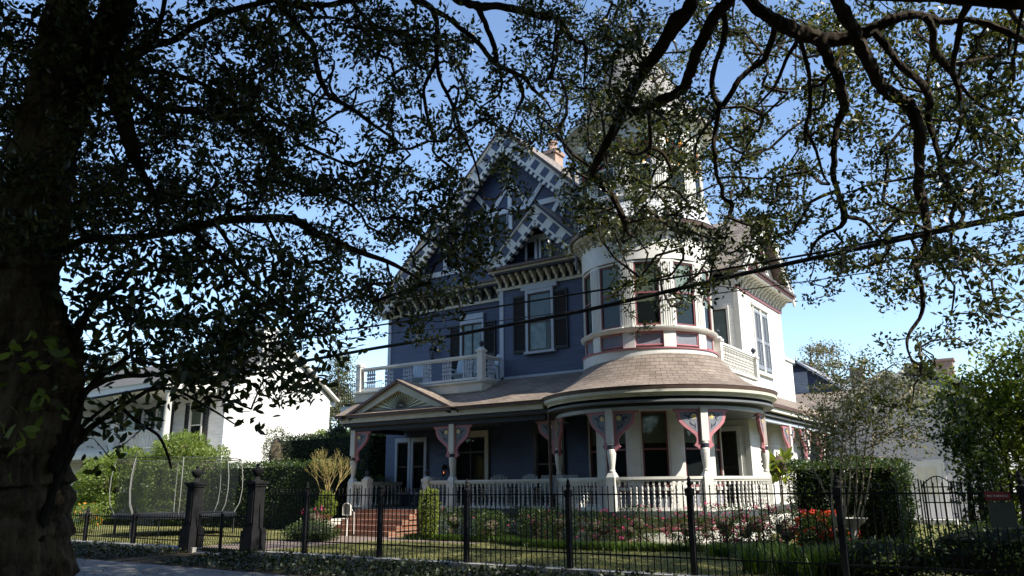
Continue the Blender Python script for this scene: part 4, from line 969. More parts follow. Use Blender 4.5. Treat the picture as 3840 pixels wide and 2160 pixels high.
# ------------------------------------------------------------------ iron garden gate and outbuilding on the right
sgx0, sgx1, sgy = -2.30, -1.72, 18.0
g2 = thing('side_gate', (-2, sgy, LZ), 'narrow arched black iron gate in front of the white side door', 'gate')
mb = MB()
for x in (sgx0, sgx1):
    for dx in (-.05, 0, .05): mb.box(x+dx-.012, x+dx+.012, sgy-.012, sgy+.012, LZ, 1.62+random.uniform(-.05, .08))
for z in (.35, 1.22, 1.52): mb.box(sgx0, sgx1, sgy-.010, sgy+.010, z-.012, z+.012)
n = 6
for k in range(1, n):
    x = sgx0+(sgx1-sgx0)*k/n; mb.box(x-.008, x+.008, sgy-.008, sgy+.008, LZ+.05, 1.62+.1*sin(pi*k/n))
mb.tube([(sgx0+(sgx1-sgx0)*k/12, sgy, 1.53+.20*sin(pi*k/12)) for k in range(13)], .012, 6); mb.build('gate_leaf', mBlack, g2)

mStucco = M('pale_grey_stucco', (.44,.43,.46), .85, .06, 1.5, .15, 30); mWhiteDoor = M('white_door_paint', (.62,.61,.60), .5, .06, 3)
gb = thing('garage', (-4.6, 34, LZ), 'pale grey gabled outbuilding with a white door, behind the clipped hedge', 'outbuilding')
mb = MB(); mb.prism([(-7.6, 34, .1), (-1.4, 34, .1), (-1.4, 34, 4.2), (-5.1, 34, 5.85), (-7.6, 34, 4.3)], (0, 9, 0)); mb.build('wall', siding('grey_lap_siding', (.44,.43,.46), .14, .05, .006), gb)
mb = MB()
roof_sheet(mb, (-7.95, 43.2, 4.2), (-7.95, 33.7, 4.2), (-5.1, 33.7, 6.0), (-5.1, 43.2, 6.0)); roof_sheet(mb, (-1.0, 33.7, 4.13), (-1.0, 43.2, 4.13), (-5.1, 43.2, 6.0), (-5.1, 33.7, 6.0)); rg = mb.build('roof', [mRoofB, mGutter], gb)
mb = MB()
for e in ((-7.9, 4.14), (-1.05, 4.06)): a = V((-5.1, 33.72, 5.9)); b = V((e[0], 33.72, e[1])); mb.beam(a, b, .2, .05, (b-a).cross(Y_))
mb.build('barge_board', mCream, gb)
dr = MB(); dr.box(-4.60, -3.58, 33.93, 33.998, .32, 2.34); dr.box(-4.72, -4.60, 33.95, 33.999, .3, 2.46); dr.box(-3.58, -3.46, 33.95, 33.999, .3, 2.46); dr.box(-4.60, -3.58, 33.95, 33.999, 2.34, 2.46); do = dr.build('door', mWhiteDoor, gb)
mb = MB(); mb.box(-4.42, -4.12, 33.915, 33.929, 1.15, 2.2); mb.box(-4.06, -3.76, 33.915, 33.929, 1.15, 2.2); mb.build('door_pane', M('pale_door_pane', (.6,.58,.5), .2, .1, 3), do)
mb = MB(); mb.box(-4.9, -3.2, 32.7, 33.92, LZ-.01, .3); mb.build('door_step', mConc, gb)
# blue gabled rear building
bw = thing('blue_outbuilding', (-9.3, 38, LZ), 'dark blue gabled building with a white louvre and brown lean-to roof behind the house', 'outbuilding')
mb = MB(); mb.prism([(-10.9, 38, .1), (-7.55, 38, .1), (-7.55, 38, 5.85), (-9.45, 38, 7.2), (-10.9, 38, 6.2)], (0, 8, 0)); mb.build('wall', mBlue, bw)
mb = MB(); roof_sheet(mb, (-11.3, 46, 5.95), (-11.3, 37.75, 5.95), (-9.45, 37.75, 7.3), (-9.45, 46, 7.3), .09); roof_sheet(mb, (-7.3, 37.75, 5.72), (-7.3, 46, 5.72), (-9.45, 46, 7.3), (-9.45, 37.75, 7.3), .09)
mb.build('roof', [M('slate_roof', (.25,.25,.27), .8, .2, 3), mPale], bw)
mb = MB(); mb.box(-9.72, -9.05, 37.94, 37.998, 5.75, 6.75); zz = 5.8
while zz < 6.72: mb.obox((-9.385, 37.935, zz), (.29, 0, 0), (0, .02, -.02), (0, .003, .004)); zz += .075
mb.build('louvre', mPale, bw)
mb = MB(); roof_sheet(mb, (-9.6, 33.8, 4.75), (-6.75, 33.8, 4.75), (-7.1, 37.99, 5.75), (-9.6, 37.99, 5.75), .15); mb.build('lean_to_roof', [mRoofB, mWhite], bw)
mb = MB(); mb.box(-9.5, -6.9, 34.2, 37.98, .1, 4.62); mb.build('lean_to_wall', mGrey, bw)
mb = MB(); mb.lathe(-9.45, 37.8, [(.05,7.3),(.03,7.42),(0,7.6)], 8); mb.build('finial', mWhite, bw)
mb = MB(); mb.box(-7.75, -7.15, 41, 41.6, 5.5, 7.05); mb.box(-7.8, -7.1, 40.95, 41.65, 7.05, 7.15); mb.build('chimney', M('grey_chimney', (.2,.17,.16), .9, .2, 6), bw)
# neighbour's dormered roof seen over the garage
nb = thing('grey_house', (-5, 46, LZ), 'grey gabled house with a chimney showing over the outbuilding roof', 'house')
mb = MB(); mb.prism([(-7.4, 46, .1), (-2.6, 46, .1), (-2.6, 46, 6.1), (-5.4, 46, 7.75), (-7.4, 46, 6.5)], (0, 8, 0)); mb.build('wall', mGrey, nb)
mb = MB(); roof_sheet(mb, (-7.8, 54, 6.35), (-7.8, 45.7, 6.35), (-5.4, 45.7, 7.9), (-5.4, 54, 7.9)); roof_sheet(mb, (-2.2, 45.7, 5.95), (-2.2, 54, 5.95), (-5.4, 54, 7.9), (-5.4, 45.7, 7.9)); mb.build('roof', [M('grey_shingle', (.17,.17,.17), .9, .2, 4), mWhite], nb)
window((-5.2, 46), (0,-1), .7, 5.9, 7.0, parent=nb, blind=.3, sash=mWhite)
mb = MB(); mb.box(-4.6, -3.7, 46.6, 47.4, 6.8, 7.85); mb.box(-4.7, -3.6, 46.5, 47.5, 7.85, 7.98); mb.build('chimney', mChim, nb)

# ------------------------------------------------------------------ white house on the left
WX = -33.0
wh = thing('white_house', (WX-6, 27, LZ), 'white gabled house with a two-storey columned gallery on the far left', 'house')
yp, zp, ye_, ze_ = 26.9, 9.1, 30.6, 6.45; yf_ = 2*yp-ye_
mb = MB(); mb.prism([(WX, yf_+.3, .1), (WX, ye_-.35, .1), (WX, ye_-.35, ze_+.0), (WX, yp, zp-.15), (WX, yf_+.3, ze_+.0)], (-16, 0, 0)); mb.build('wall', siding('white_lap_siding', (.60,.59,.56), .15, .12, .02), wh)
mb = MB(); roof_sheet(mb, (WX-16.4, yf_-.1, ze_-.05), (WX+.3, yf_-.1, ze_-.05), (WX+.3, yp, zp), (WX-16.4, yp, zp)); roof_sheet(mb, (WX+.3, ye_+.1, ze_-.05), (WX-16.4, ye_+.1, ze_-.05), (WX-16.4, yp, zp), (WX+.3, yp, zp)); rw = mb.build('roof', [M('dark_roof', (.10,.095,.09), .9, .2, 3), mWhite], wh)
mb = MB(); mb.box(WX-1.0, WX-.1, ye_-.6, ye_+.12, ze_-.38, ze_-.1); mb.build('eave_return', mWhite, wh)
mb = MB(); mb.box(WX-2.1, WX-1.2, yp-.5, yp+.5, zp-.8, zp+.9); mb.box(WX-2.2, WX-1.1, yp-.6, yp+.6, zp+.9, zp+1.05); mb.build('chimney', mWhite, rw)
# gallery in front: two decks, columns, balustrade
gy = yf_-2.6
mb = MB(); mb.box(WX-16, WX-.3, gy, yf_+.29, 3.15, 3.45); mb.build('gallery_deck', mWhite, wh)
mb = MB(); mb.box(WX-16, WX-.3, gy, yf_+.29, .12, .5); mb.build('gallery_floor', mConc, wh)
mb = MB(); mb.box(WX-16.2, WX-.2, gy-.15, yf_+.4, 6.2, 6.55); mb.build('gallery_entablature', mWhite, wh)
mb = MB(); roof_sheet(mb, (WX-16.2, gy-.2, 6.56), (WX-.2, gy-.2, 6.56), (WX-.2, yp-1.5, 7.6), (WX-16.2, yp-1.5, 7.6), .05); mb.build('gallery_roof', [mRoof, mWhite], wh)
for k in range(4):
    x = WX-.55-k*4.4
    for z0, z1 in ((.5, 3.15), (3.45, 6.2)):
        mb = MB(); mb.lathe(x, gy+.25, [(.22,z0),(.22,z0+.12),(.17,z0+.16),(.15,z1-.2),(.2,z1-.12),(.22,z1)], 16); mb.build('column', mWhite, wh, True)
mb = MB(); mb.box(WX-16, WX-.5, gy+.2, gy+.3, 4.3, 4.38); mb.box(WX-16, WX-.5, gy+.2, gy+.3, 3.5, 3.58); x = WX-.6
while x > WX-12: mb.box(x-.02, x+.02, gy+.23, gy+.27, 3.58, 4.3); x -= .13
mb.build('gallery_balustrade', mWhite, wh)
for x in (WX-2.2, WX-5.2, WX-8.2): window((x, yf_+.3), (0,-1), .9, 3.6, 5.9, parent=wh, blind=.5, sash=mWhite, shutters=.42); window((x, yf_+.3), (0,-1), .9, .6, 2.8, parent=wh, blind=.5, sash=mWhite)
from mathutils import noise as MN
# ------------------------------------------------------------------ garden planting
def hedge_block(name, x0, x1, y0, y1, z1, n, L, mat, label, group=None, top=None):
    c = ((x0+x1)/2, (y0+y1)/2, LZ); root = thing(name, c, label, 'hedge', group)
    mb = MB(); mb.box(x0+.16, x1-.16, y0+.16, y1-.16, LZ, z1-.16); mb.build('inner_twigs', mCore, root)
    sx, sy, sz = x1-x0, y1-y0, z1-LZ; A = np.array([sx*sz, sx*sz, sy*sz, sy*sz, sx*sy]); A = A/A.sum(); P = []; O = []
    for k, o in enumerate(((0,-1,0),(0,1,0),(-1,0,0),(1,0,0),(0,0,1))):
        m = int(n*A[k]); u = RNG.uniform(0, 1, (m, 3)); q = np.array((x0, y0, LZ)) + u*np.array((sx, sy, sz)); dp = RNG.uniform(-.06, .2, m)
        ax = abs(o[1])*1 + abs(o[2])*2; lo = (x0, y0, LZ)[ax]; hi = (x1, y1, z1)[ax]
        q[:, ax] = hi-dp if sum(o) > 0 else lo+dp
        q += .05*np.sin(q[:, [1, 2, 0]]*4+k)
        P.append(q); O.append(np.tile(np.array(o, float), (m, 1)))
    link('foliage', rand_leaves('foliage', np.concatenate(P), L, L*.55, mat, .4, np.concatenate(O)*.9), root); return root
hedge_block('hedge', -5.05, -2.72, 18.4, 19.9, 2.08, 15000, .07, mHedge, 'clipped box shaped hedge at the right corner of the porch')
hedge_block('hedge', -31.0, -21.6, 20.2, 21.6, 2.6, 14000, .09, mHedge, 'long low dark hedge with a sunlit top behind the trampoline')
hedge_block('hedge', -29.4, -22.9, 23.2, 25.2, 3.85, 14000, .10, mHedge, 'tall dark hedge left of the house, rising behind the low hedge')
shrub('clipped_bush', (-25.6, 24, 3.7), [((0,0,.2),(.5,.5,.45))], 900, .07, .04, mHedge, 'round knob of clipped foliage topping the tall dark hedge', 'bush')
shrub('feathery_tree', (-31.8, 20.6, LZ), [((0,0,2.3),(1.8,1.3,1.5)), ((-1.9,.1,2.0),(1.5,1.0,1.2)), ((1.7,.2,2.0),(1.4,1.0,1.4)), ((.4,-.2,3.1),(1.2,.9,.9)), ((-.4,0,.9),(2.6,1,.8))], 26000, .15, .055, mFeather, 'bright yellow green feathery shrub in front of the white gallery', 'shrub', None, 0, 5, .3, .45)
shrub('feathery_tree', (-36.6, 20.2, LZ), [((0,0,1.9),(2.0,1.1,1.3)), ((1.2,.1,2.6),(1.2,.9,.9)), ((-1.4,0,1.4),(1.4,.9,1.1)), ((0,0,.7),(2.6,1,.7))], 20000, .15, .055, mFeather, 'bright green feathery shrub furthest left, below the gallery balustrade', 'shrub', None, 0, 5, .3, .45)
shrub('feathery_tree', (-28.4, 27.5, LZ), [((0,0,3.1),(1.5,1.1,1.4)), ((-1.9,.1,3.3),(1.4,1.1,1.1)), ((1.9,.0,3.4),(1.5,1.1,1.3)), ((3.5,.2,3.5),(1.3,1,1.6)), ((-.3,0,1.4),(3,1,1.2))], 22000, .15, .055, mFeather, 'pale green feathery shrubs showing over the tall dark hedge', 'shrub', None, 0, 5, .3, .45)
shrub('grey_leaved_shrub', (-27.6, 22.4, LZ), [((0,0,3.0),(.75,.6,1.2)), ((.5,-.1,2.2),(.6,.5,.7)), ((-.2,0,1.2),(.5,.4,1.1))], 3500, .09, .045, mGreyLeaf, 'grey green leaved shrub leaning between the two hedges', 'shrub', None, 0, 3, .2, .5)
shrub('topiary_bush', (-15.32, 18.1, LZ), [((0,0,.92),(.32,.32,.58)), ((0,0,.35),(.26,.26,.3))], 3500, .06, .03, mLime, 'bright oval topiary to the right of the brick steps', 'bush', 'oval topiary bushes by the steps')
shrub('topiary_bush', (-19.15, 18.05, LZ+.49), [((-.1,-.35,.45),(.29,.29,.5))], 2600, .06, .03, mLime, 'bright oval topiary at the left of the brick steps', 'bush', 'oval topiary bushes by the steps')
shrub('mounded_bush', (-18.35, 16.35, LZ), [((0,0,.22),(.95,.7,.36))], 5000, .05, .028, mHedge, 'low dark clipped mound beside the garden path', 'bush')
shrub('azalea_bush', (-19.3, 17.3, LZ), [((0,0,.5),(.45,.4,.42))], 1800, .05, .025, mHedge, 'small azalea with pink flowers beside the clipped mound', 'azalea', 'azalea bushes', 0, 3, .3, .6, mPink, 40, .06)
shrub('dark_bush', (-21.9, 21.9, LZ), [((0,0,1.0),(.9,.7,1.0)), ((.6,.2,1.25),(.7,.6,.75))], 5000, .07, .035, mHedge, 'dark rounded bush showing behind the porch left end', 'bush')
# bare twiggy shrub
bt = thing('twiggy_shrub', (-20.1, 18.4, LZ), 'leafless shrub with fanning yellowish twigs in front of the dark hedge', 'shrub')
mb = MB()
def twig(mb, p, d, L, r, lv, n=3, spread=.45):
    q = p + d*L; m = p + d*L*.5 + V((random.uniform(-1,1), random.uniform(-1,1), random.uniform(-1,1)))*L*.05
    mb.tube([p, m, q], [r, r*.85, r*.65], 5, cap=False)
    if lv == 0: return
    for k in range(n):
        e = (d + V((random.uniform(-1,1), random.uniform(-1,1), random.uniform(-.3,1)))*spread).normalized(); twig(mb, q, e, L*random.uniform(.6, .9), r*.62, lv-1, n, spread)
for k in range(3): twig(mb, V((-20.1+.1*k, 18.4, LZ)), V((random.uniform(-.25,.25), random.uniform(-.2,.2), 1)).normalized(), .95, .03, 0)
for k in range(6): twig(mb, V((-20.1+.05*k, 18.4, 1.0)), V((random.uniform(-.5,.5), random.uniform(-.35,.35), .9)).normalized(), .55, .018, 4, 3, .42)
mb.build('branches', M('yellow_twig', (.30,.23,.09), .8, .25, 10), bt)
tw = np.array(mb.v); tw = tw[tw[:, 2] > 2.0]; link('buds', rand_leaves('buds', tw[RNG.integers(0, len(tw), 900)], .05, .02, mLime), bt)

# azaleas ringing the round porch and along the straight porch
def ringpt(a, r): return (TC[0]+r*cos(radians(a)), TC[1]+r*sin(radians(a)))
i = 0
lab = ['azalea with sparse pink flowers left of the downspout, along the straight railing', 'dark azalea along the straight porch railing, mid way', 'azalea with a few pink flowers at the corner where the round porch begins', 'pink azalea in shade under the left curve of the round porch', 'pink azalea under the round porch, left of its middle post', 'pink azalea under the middle of the round porch railing', 'pink azalea just right of the tall middle fence post', 'full pink azalea under the right curve of the round porch', 'bright pink azalea below the right end of the round porch railing', 'pink azalea just right of the round porch, away from its railing', 'pink azalea left of the clipped hedge corner', 'pink azalea next to the red flowered bush']
sites = [(-15.0, 18.75), (-13.9, 18.7), (-13.2, 18.3)] + [ringpt(a, 3.95) for a in (-139, -122, -106, -90, -73, -56)] + [(-6.65, 18.55), (-5.8, 18.3), (-5.1, 17.95)]
for (x, y), l in zip(sites, lab):
    s = random.uniform(.9, 1.1); lit = i >= 5
    shrub('azalea_bush', (x, y, LZ), [((0,0,.52*s),(.62*s,.5*s,.46*s)), ((random.uniform(-.4,.4),random.uniform(-.2,.2),.4),(.5,.42,.38))], 3200, .05, .024, mHedge, l, 'azalea', 'azalea bushes', 0, 5, .3, .3, mPink, (3, 1, 3, 5, 8, 18, 40, 60, 80, 80, 80, 60)[i], .05); i += 1
shrub('red_flower_bush', (-6.35, 18.7, LZ), [((0,0,.5),(.6,.5,.42)), ((.5,-.1,.5),(.45,.4,.38))], 2500, .055, .025, mHedge, 'bush of vivid red and orange flowers in front of the clipped hedge', 'flower bush', None, 0, 4, .3, .5, mRedF, 75, .07, None) if False else shrub('red_flower_bush', (-4.3, 17.75, LZ), [((0,0,.5),(.5,.4,.42)), ((.35,-.05,.5),(.4,.35,.38))], 4200, .055, .028, mHedge, 'bush of vivid red and orange flowers in front of the clipped hedge', 'flower bush', None, 0, 4, .3, .3, mRedF, 80, .07)
shrub('orange_flower_bush', (-29.6, 15.6, LZ), [((0,0,.55),(.7,.5,.5))], 2200, .06, .03, mFeather, 'orange flowered bush beside the oak trunk on the left', 'flower bush', None, 0, 3, .3, .5, mOrange, 22, .06)
shrub('pink_shrub', (.35, 12.0, .02), [((0,0,.55),(.8,.6,.5))], 3500, .06, .028, mHedge, 'dark shrub with a few red flowers in the lower right corner', 'shrub', None, 0, 4, .3, .5, mRedF, 25, .06)
mStrap = leaf_mat('bright_strap_leaves', [(.06,.11,.015), (.11,.19,.025), (.20,.28,.05)], .4, .45)
# strap leaved border ring, in clumps nobody could count
def blades(n, pts, h, w, spread, curl=.5, seg=3):
    """arching blades as strips"""
    v = np.empty((n, 2*(seg+1), 3)); d = RNG.uniform(0, 2*pi, n); dx = np.stack([np.cos(d), np.sin(d), np.zeros(n)], 1); sd = np.stack([-np.sin(d), np.cos(d), np.zeros(n)], 1)
    hh = h*RNG.uniform(.55, 1.2, n)[:, None]; sp = spread*RNG.uniform(.4, 1.3, n)[:, None]; ww = w*RNG.uniform(.7, 1.2, n)[:, None]
    for k in range(seg+1):
        t = k/seg; z = hh*(t - curl*t*t*.8); c = pts + dx*sp*t**1.4 + np.concatenate([np.zeros((n, 2)), z], 1); wk = ww*(1-.85*t**1.5)*.5
        v[:, 2*k] = c-sd*wk; v[:, 2*k+1] = c+sd*wk
    f = np.array([[2*k, 2*k+1, 2*k+3, 2*k+2] for k in range(seg)]); F = (np.arange(n)[:, None, None]*2*(seg+1)+f[None]).reshape(-1, 4)
    return v.reshape(-1, 3), F
def blade_obj(name, v, F, mat):
    me = bpy.data.meshes.new(name); me.vertices.add(len(v)); me.vertices.foreach_set('co', v.reshape(-1).astype(np.float32)); me.loops.add(4*len(F)); me.loops.foreach_set('vertex_index', F.reshape(-1).astype(np.int32))
    me.polygons.add(len(F)); me.polygons.foreach_set('loop_start', np.arange(0, 4*len(F), 4, dtype=np.int32)); me.polygons.foreach_set('loop_total', np.full(len(F), 4, dtype=np.int32)); me.materials.append(mat); me.update(calc_edges=True)
    return link(name, me)
n = 9000; a = np.radians(RNG.uniform(-165, -30, n)); r = RNG.uniform(4.35, 5.0, n); cl = np.stack([TC[0]+r*np.cos(a), TC[1]+r*np.sin(a), np.full(n, LZ)], 1)
k = RNG.integers(0, 420, n); ca = np.radians(RNG.uniform(-165, -30, 420)); cr_ = RNG.uniform(4.4, 4.95, 420); cc = np.stack([TC[0]+cr_*np.cos(ca), TC[1]+cr_*np.sin(ca), np.full(420, LZ)], 1)
cl = cc[k] + np.concatenate([RNG.normal(size=(n, 2))*.06, np.zeros((n, 1))], 1)
v, F = blades(n, cl, .42, .020, .26, .75); tag(blade_obj('border_plants', v, F, mPalm), kind='stuff')
n = 4500; k = RNG.integers(0, 36, n); cc = np.stack([RNG.uniform(-6.4, -3.6, 36), RNG.uniform(16.75, 17.5, 36), np.full(36, LZ)], 1); cl = cc[k]+np.concatenate([RNG.normal(size=(n, 2))*.09, np.zeros((n, 1))], 1)
v, F = blades(n, cl, .48, .030, .30, .7); tag(blade_obj('border_plants', v, F, mStrap), kind='stuff')
n = 5000; k = RNG.integers(0, 60, n); cc = np.stack([RNG.uniform(-16.2, -12.9, 60), RNG.uniform(18.0, 18.5, 60), np.full(60, LZ)], 1); cl = cc[k]+np.concatenate([RNG.normal(size=(n, 2))*.1, np.zeros((n, 1))], 1)
v, F = blades(n, cl, .35, .018, .2, .7); tag(blade_obj('border_plants', v, F, mPalm), kind='stuff')
# lawn blades and ground cover in front of the fence
n = 60000; px = RNG.uniform(-30, 1, n); py = 13.2 + 7*RNG.uniform(0, 1, n)**1.5; ok = (np.hypot(px-TC[0], py-TC[1]) > 5.0) & ~((px > -19.4) & (px < -16.5) & (py < 18.5)) & ~((px > -16.7) & (px < -13.1) & (py > 17.3)); px, py = px[ok], py[ok]
mGrass = leaf_mat('grass_blades', [(.07,.085,.025), (.15,.15,.05), (.30,.27,.12)], .6, .3)
v, F = blades(len(px), np.stack([px, py, np.full(len(px), LZ)], 1), .05, .012, .03, .3, 2); tag(blade_obj('lawn_grass', v, F, mGrass), kind='stuff')
n = 26000; q = np.stack([RNG.uniform(-34, 4, n), RNG.uniform(10.55, 12.9, n), RNG.uniform(.02, .25, n)**1.0], 1); q[:, 2] *= .4+.6*np.abs(np.sin(q[:, 0]*1.3)*np.cos(q[:, 1]*1.9))
ok = ~((q[:, 0] > -19.0) & (q[:, 0] < -16.8)); mIvy = leaf_mat('ivy_leaves', [(.010,.016,.006), (.02,.03,.01), (.035,.045,.015)], .5, .2)
tag(link('ground_cover', rand_leaves('ground_cover', q[ok], .09, .06, mIvy, .5)), kind='stuff')
# fallen leaves on the pavement
n = 700; q = np.stack([RNG.uniform(-30, 0, n), RNG.uniform(8.4, 10.5, n), np.full(n, .018)], 1); tag(link('fallen_leaves', rand_leaves('fallen_leaves', q, .06, .025, leaf_mat('dead_leaf', [(.10,.06,.03), (.2,.13,.06)], .8, .1), 3.0)), kind='stuff')

# ------------------------------------------------------------------ trees: skeleton grown between limbs and leaf clumps
def smooth_path(P, Rr, k=4, jit=0.0):
    out = []; rad = []; n = len(P)
    for i in range(n-1):
        p0, p1, p2, p3 = P[max(i-1, 0)], P[i], P[i+1], P[min(i+2, n-1)]
        for j in range(k):
            t = j/k; q = .5*((2*p1) + (p2-p0)*t + (2*p0-5*p1+4*p2-p3)*t*t + (3*p1-p0-3*p2+p3)*t**3)
            out.append(q + V((random.uniform(-1,1), random.uniform(-1,1), random.uniform(-1,1)))*jit*(Rr[i]*(1-t)+Rr[i+1]*t)); rad.append((Rr[i]*(1-t)+Rr[i+1]*t)*random.uniform(.93, 1.09))
    out.append(P[-1]); rad.append(Rr[-1]); return out, rad
ZON = {'r': lambda x, y: (2200+x/1.449, y/1.449), 'c': lambda x, y: (1200+x/1.812, y/1.812), 'l': lambda x, y: (x/1.449, y/1.449), 'u': lambda x, y: (x/1.15, 900+y/1.15)}
ZSC = {'r': 1.449, 'c': 1.812, 'l': 1.449, 'u': 1.15}
def limb(z, pts, d0, d1, wob=.35, fs=1.0):
    P = []; Rr = []; n = len(pts); ph = random.uniform(0, 6)
    for i, (x, y, w) in enumerate(pts):
        d = d0 + (d1-d0)*i/max(1, n-1) + wob*sin(i*1.1+ph)*min(1, i/2)
        px, py = ZON[z](x, y); p = at_d(px, py, d); P.append(p); ct = (p-EYE).normalized().dot(FW); Rr.append(max(.006, w/ZSC[z]/FPX*d*ct**1.5*.5*fs))
    return P, Rr
def grow(nodes, clumps, r0=.006, maxlen=2.2, r1=.022):
    """join every clump to the nearest node already in the tree; returns edges"""
    nodes = list(nodes); N_ = np.array([tuple(p) for p in nodes]); C = np.array(clumps)
    d = np.array([np.min(((N_-c)**2).sum(1)) for c in C]); order = np.argsort(d)
    buf = np.empty((len(N_)+len(C), 3)); buf[:len(N_)] = N_; m = len(N_); par = {}
    for i in order:
        dd = ((buf[:m]-C[i])**2).sum(1); j = int(np.argmin(dd)); buf[m] = C[i]; par[m] = (j, sqrt(dd[j])); m += 1
    wt = {}
    for k in sorted(par, reverse=True):
        wt[k] = wt.get(k, 0)+1; j = par[k][0]
        if j in par: wt[j] = wt.get(j, 0)+wt[k]
    E = []
    for k, (j, L) in par.items():
        if L < maxlen: E.append((buf[j].copy(), buf[k].copy(), min(r1, r0*wt[k]**.5), min(r1, r0*max(1, wt[k]-1)**.5)))
    return E
def tubes_from_edges(mb, E, n=4):
    for a, b, ra, rb in E:
        L = np.linalg.norm(b-a); m = (a+b)/2 + RNG.normal(size=3)*L*.09; mb.tube([a, m, b], [ra, (ra+rb)/2, max(.004, rb*.8)], n, cap=False)
COV = [
 '6688678656775575766546766655',
 '8787778854676565854444666665',
 '9888889863477657864533566766',
 '8888888966667765877664576776',
 '9988888855656422888556356666',
 '9988987776666502787463467664',
 '9977787777887402777665666653',
 '9966476675687100155434555534',
 '96666876756311'+'00021100114435',
 '66777786210310'+'00000000014531',
 '12456663000000'+'00000000034410',
 '02333331000000'+'00000000000000']
CELL = 137.14
def canopy(cols, rows, dmin, dmax, L, Wd, per, dens=1.0, bias=None, spread=.24, thr=0, fac=.27, spray=6, sig=.17):
    C = []; nl = 0
    for r in rows:
        for c in cols:
            v = int(COV[r][c])
            if v <= thr: continue
            cov = (v-thr)/10 if thr else v/10
            if cov <= 0: continue
            dm = (dmin+dmax)/2; area = (L*FPX/dm)*(Wd*FPX/dm)*fac
            n = -math.log(max(.03, 1-cov*.97))*CELL*CELL/area*dens; k = n/per/spray; k = int(k)+(random.random() < k-int(k))
            done = 0; tries = 0
            while done < k and tries < k*4:
                tries += 1; px, py = (c+random.random())*CELL, (r+random.random())*CELL; d = random.uniform(dmin, dmax)
                if bias: d = bias(c, r, d)
                q = at_d(px, py, d)
                if MN.noise(q*.95) + .35*MN.noise(q*2.3) < (.02 if cov < .75 else -.12): continue
                done += 1; ax = V((random.gauss(0,1), random.gauss(0,1), random.gauss(0,.5))).normalized()
                for _s in range(spray): C.append(q + ax*random.uniform(-1,1)*sig*2.0 + V((random.gauss(0,1), random.gauss(0,1), random.gauss(0,.7)))*sig*.8)
    return C
def clump_leaves(C, per, spread, L, Wd, mat, name, hexa=False):
    C = np.array([tuple(c) for c in C]); n = len(C)*per; P = np.repeat(C, per, axis=0); O = rdir(n); rr = spread*RNG.uniform(.05, 1, n)[:, None]**.7
    P = P + O*rr*np.array((1, 1, .75)); return rand_leaves(name, P, L, Wd, mat, .3, O*.6, hexa)

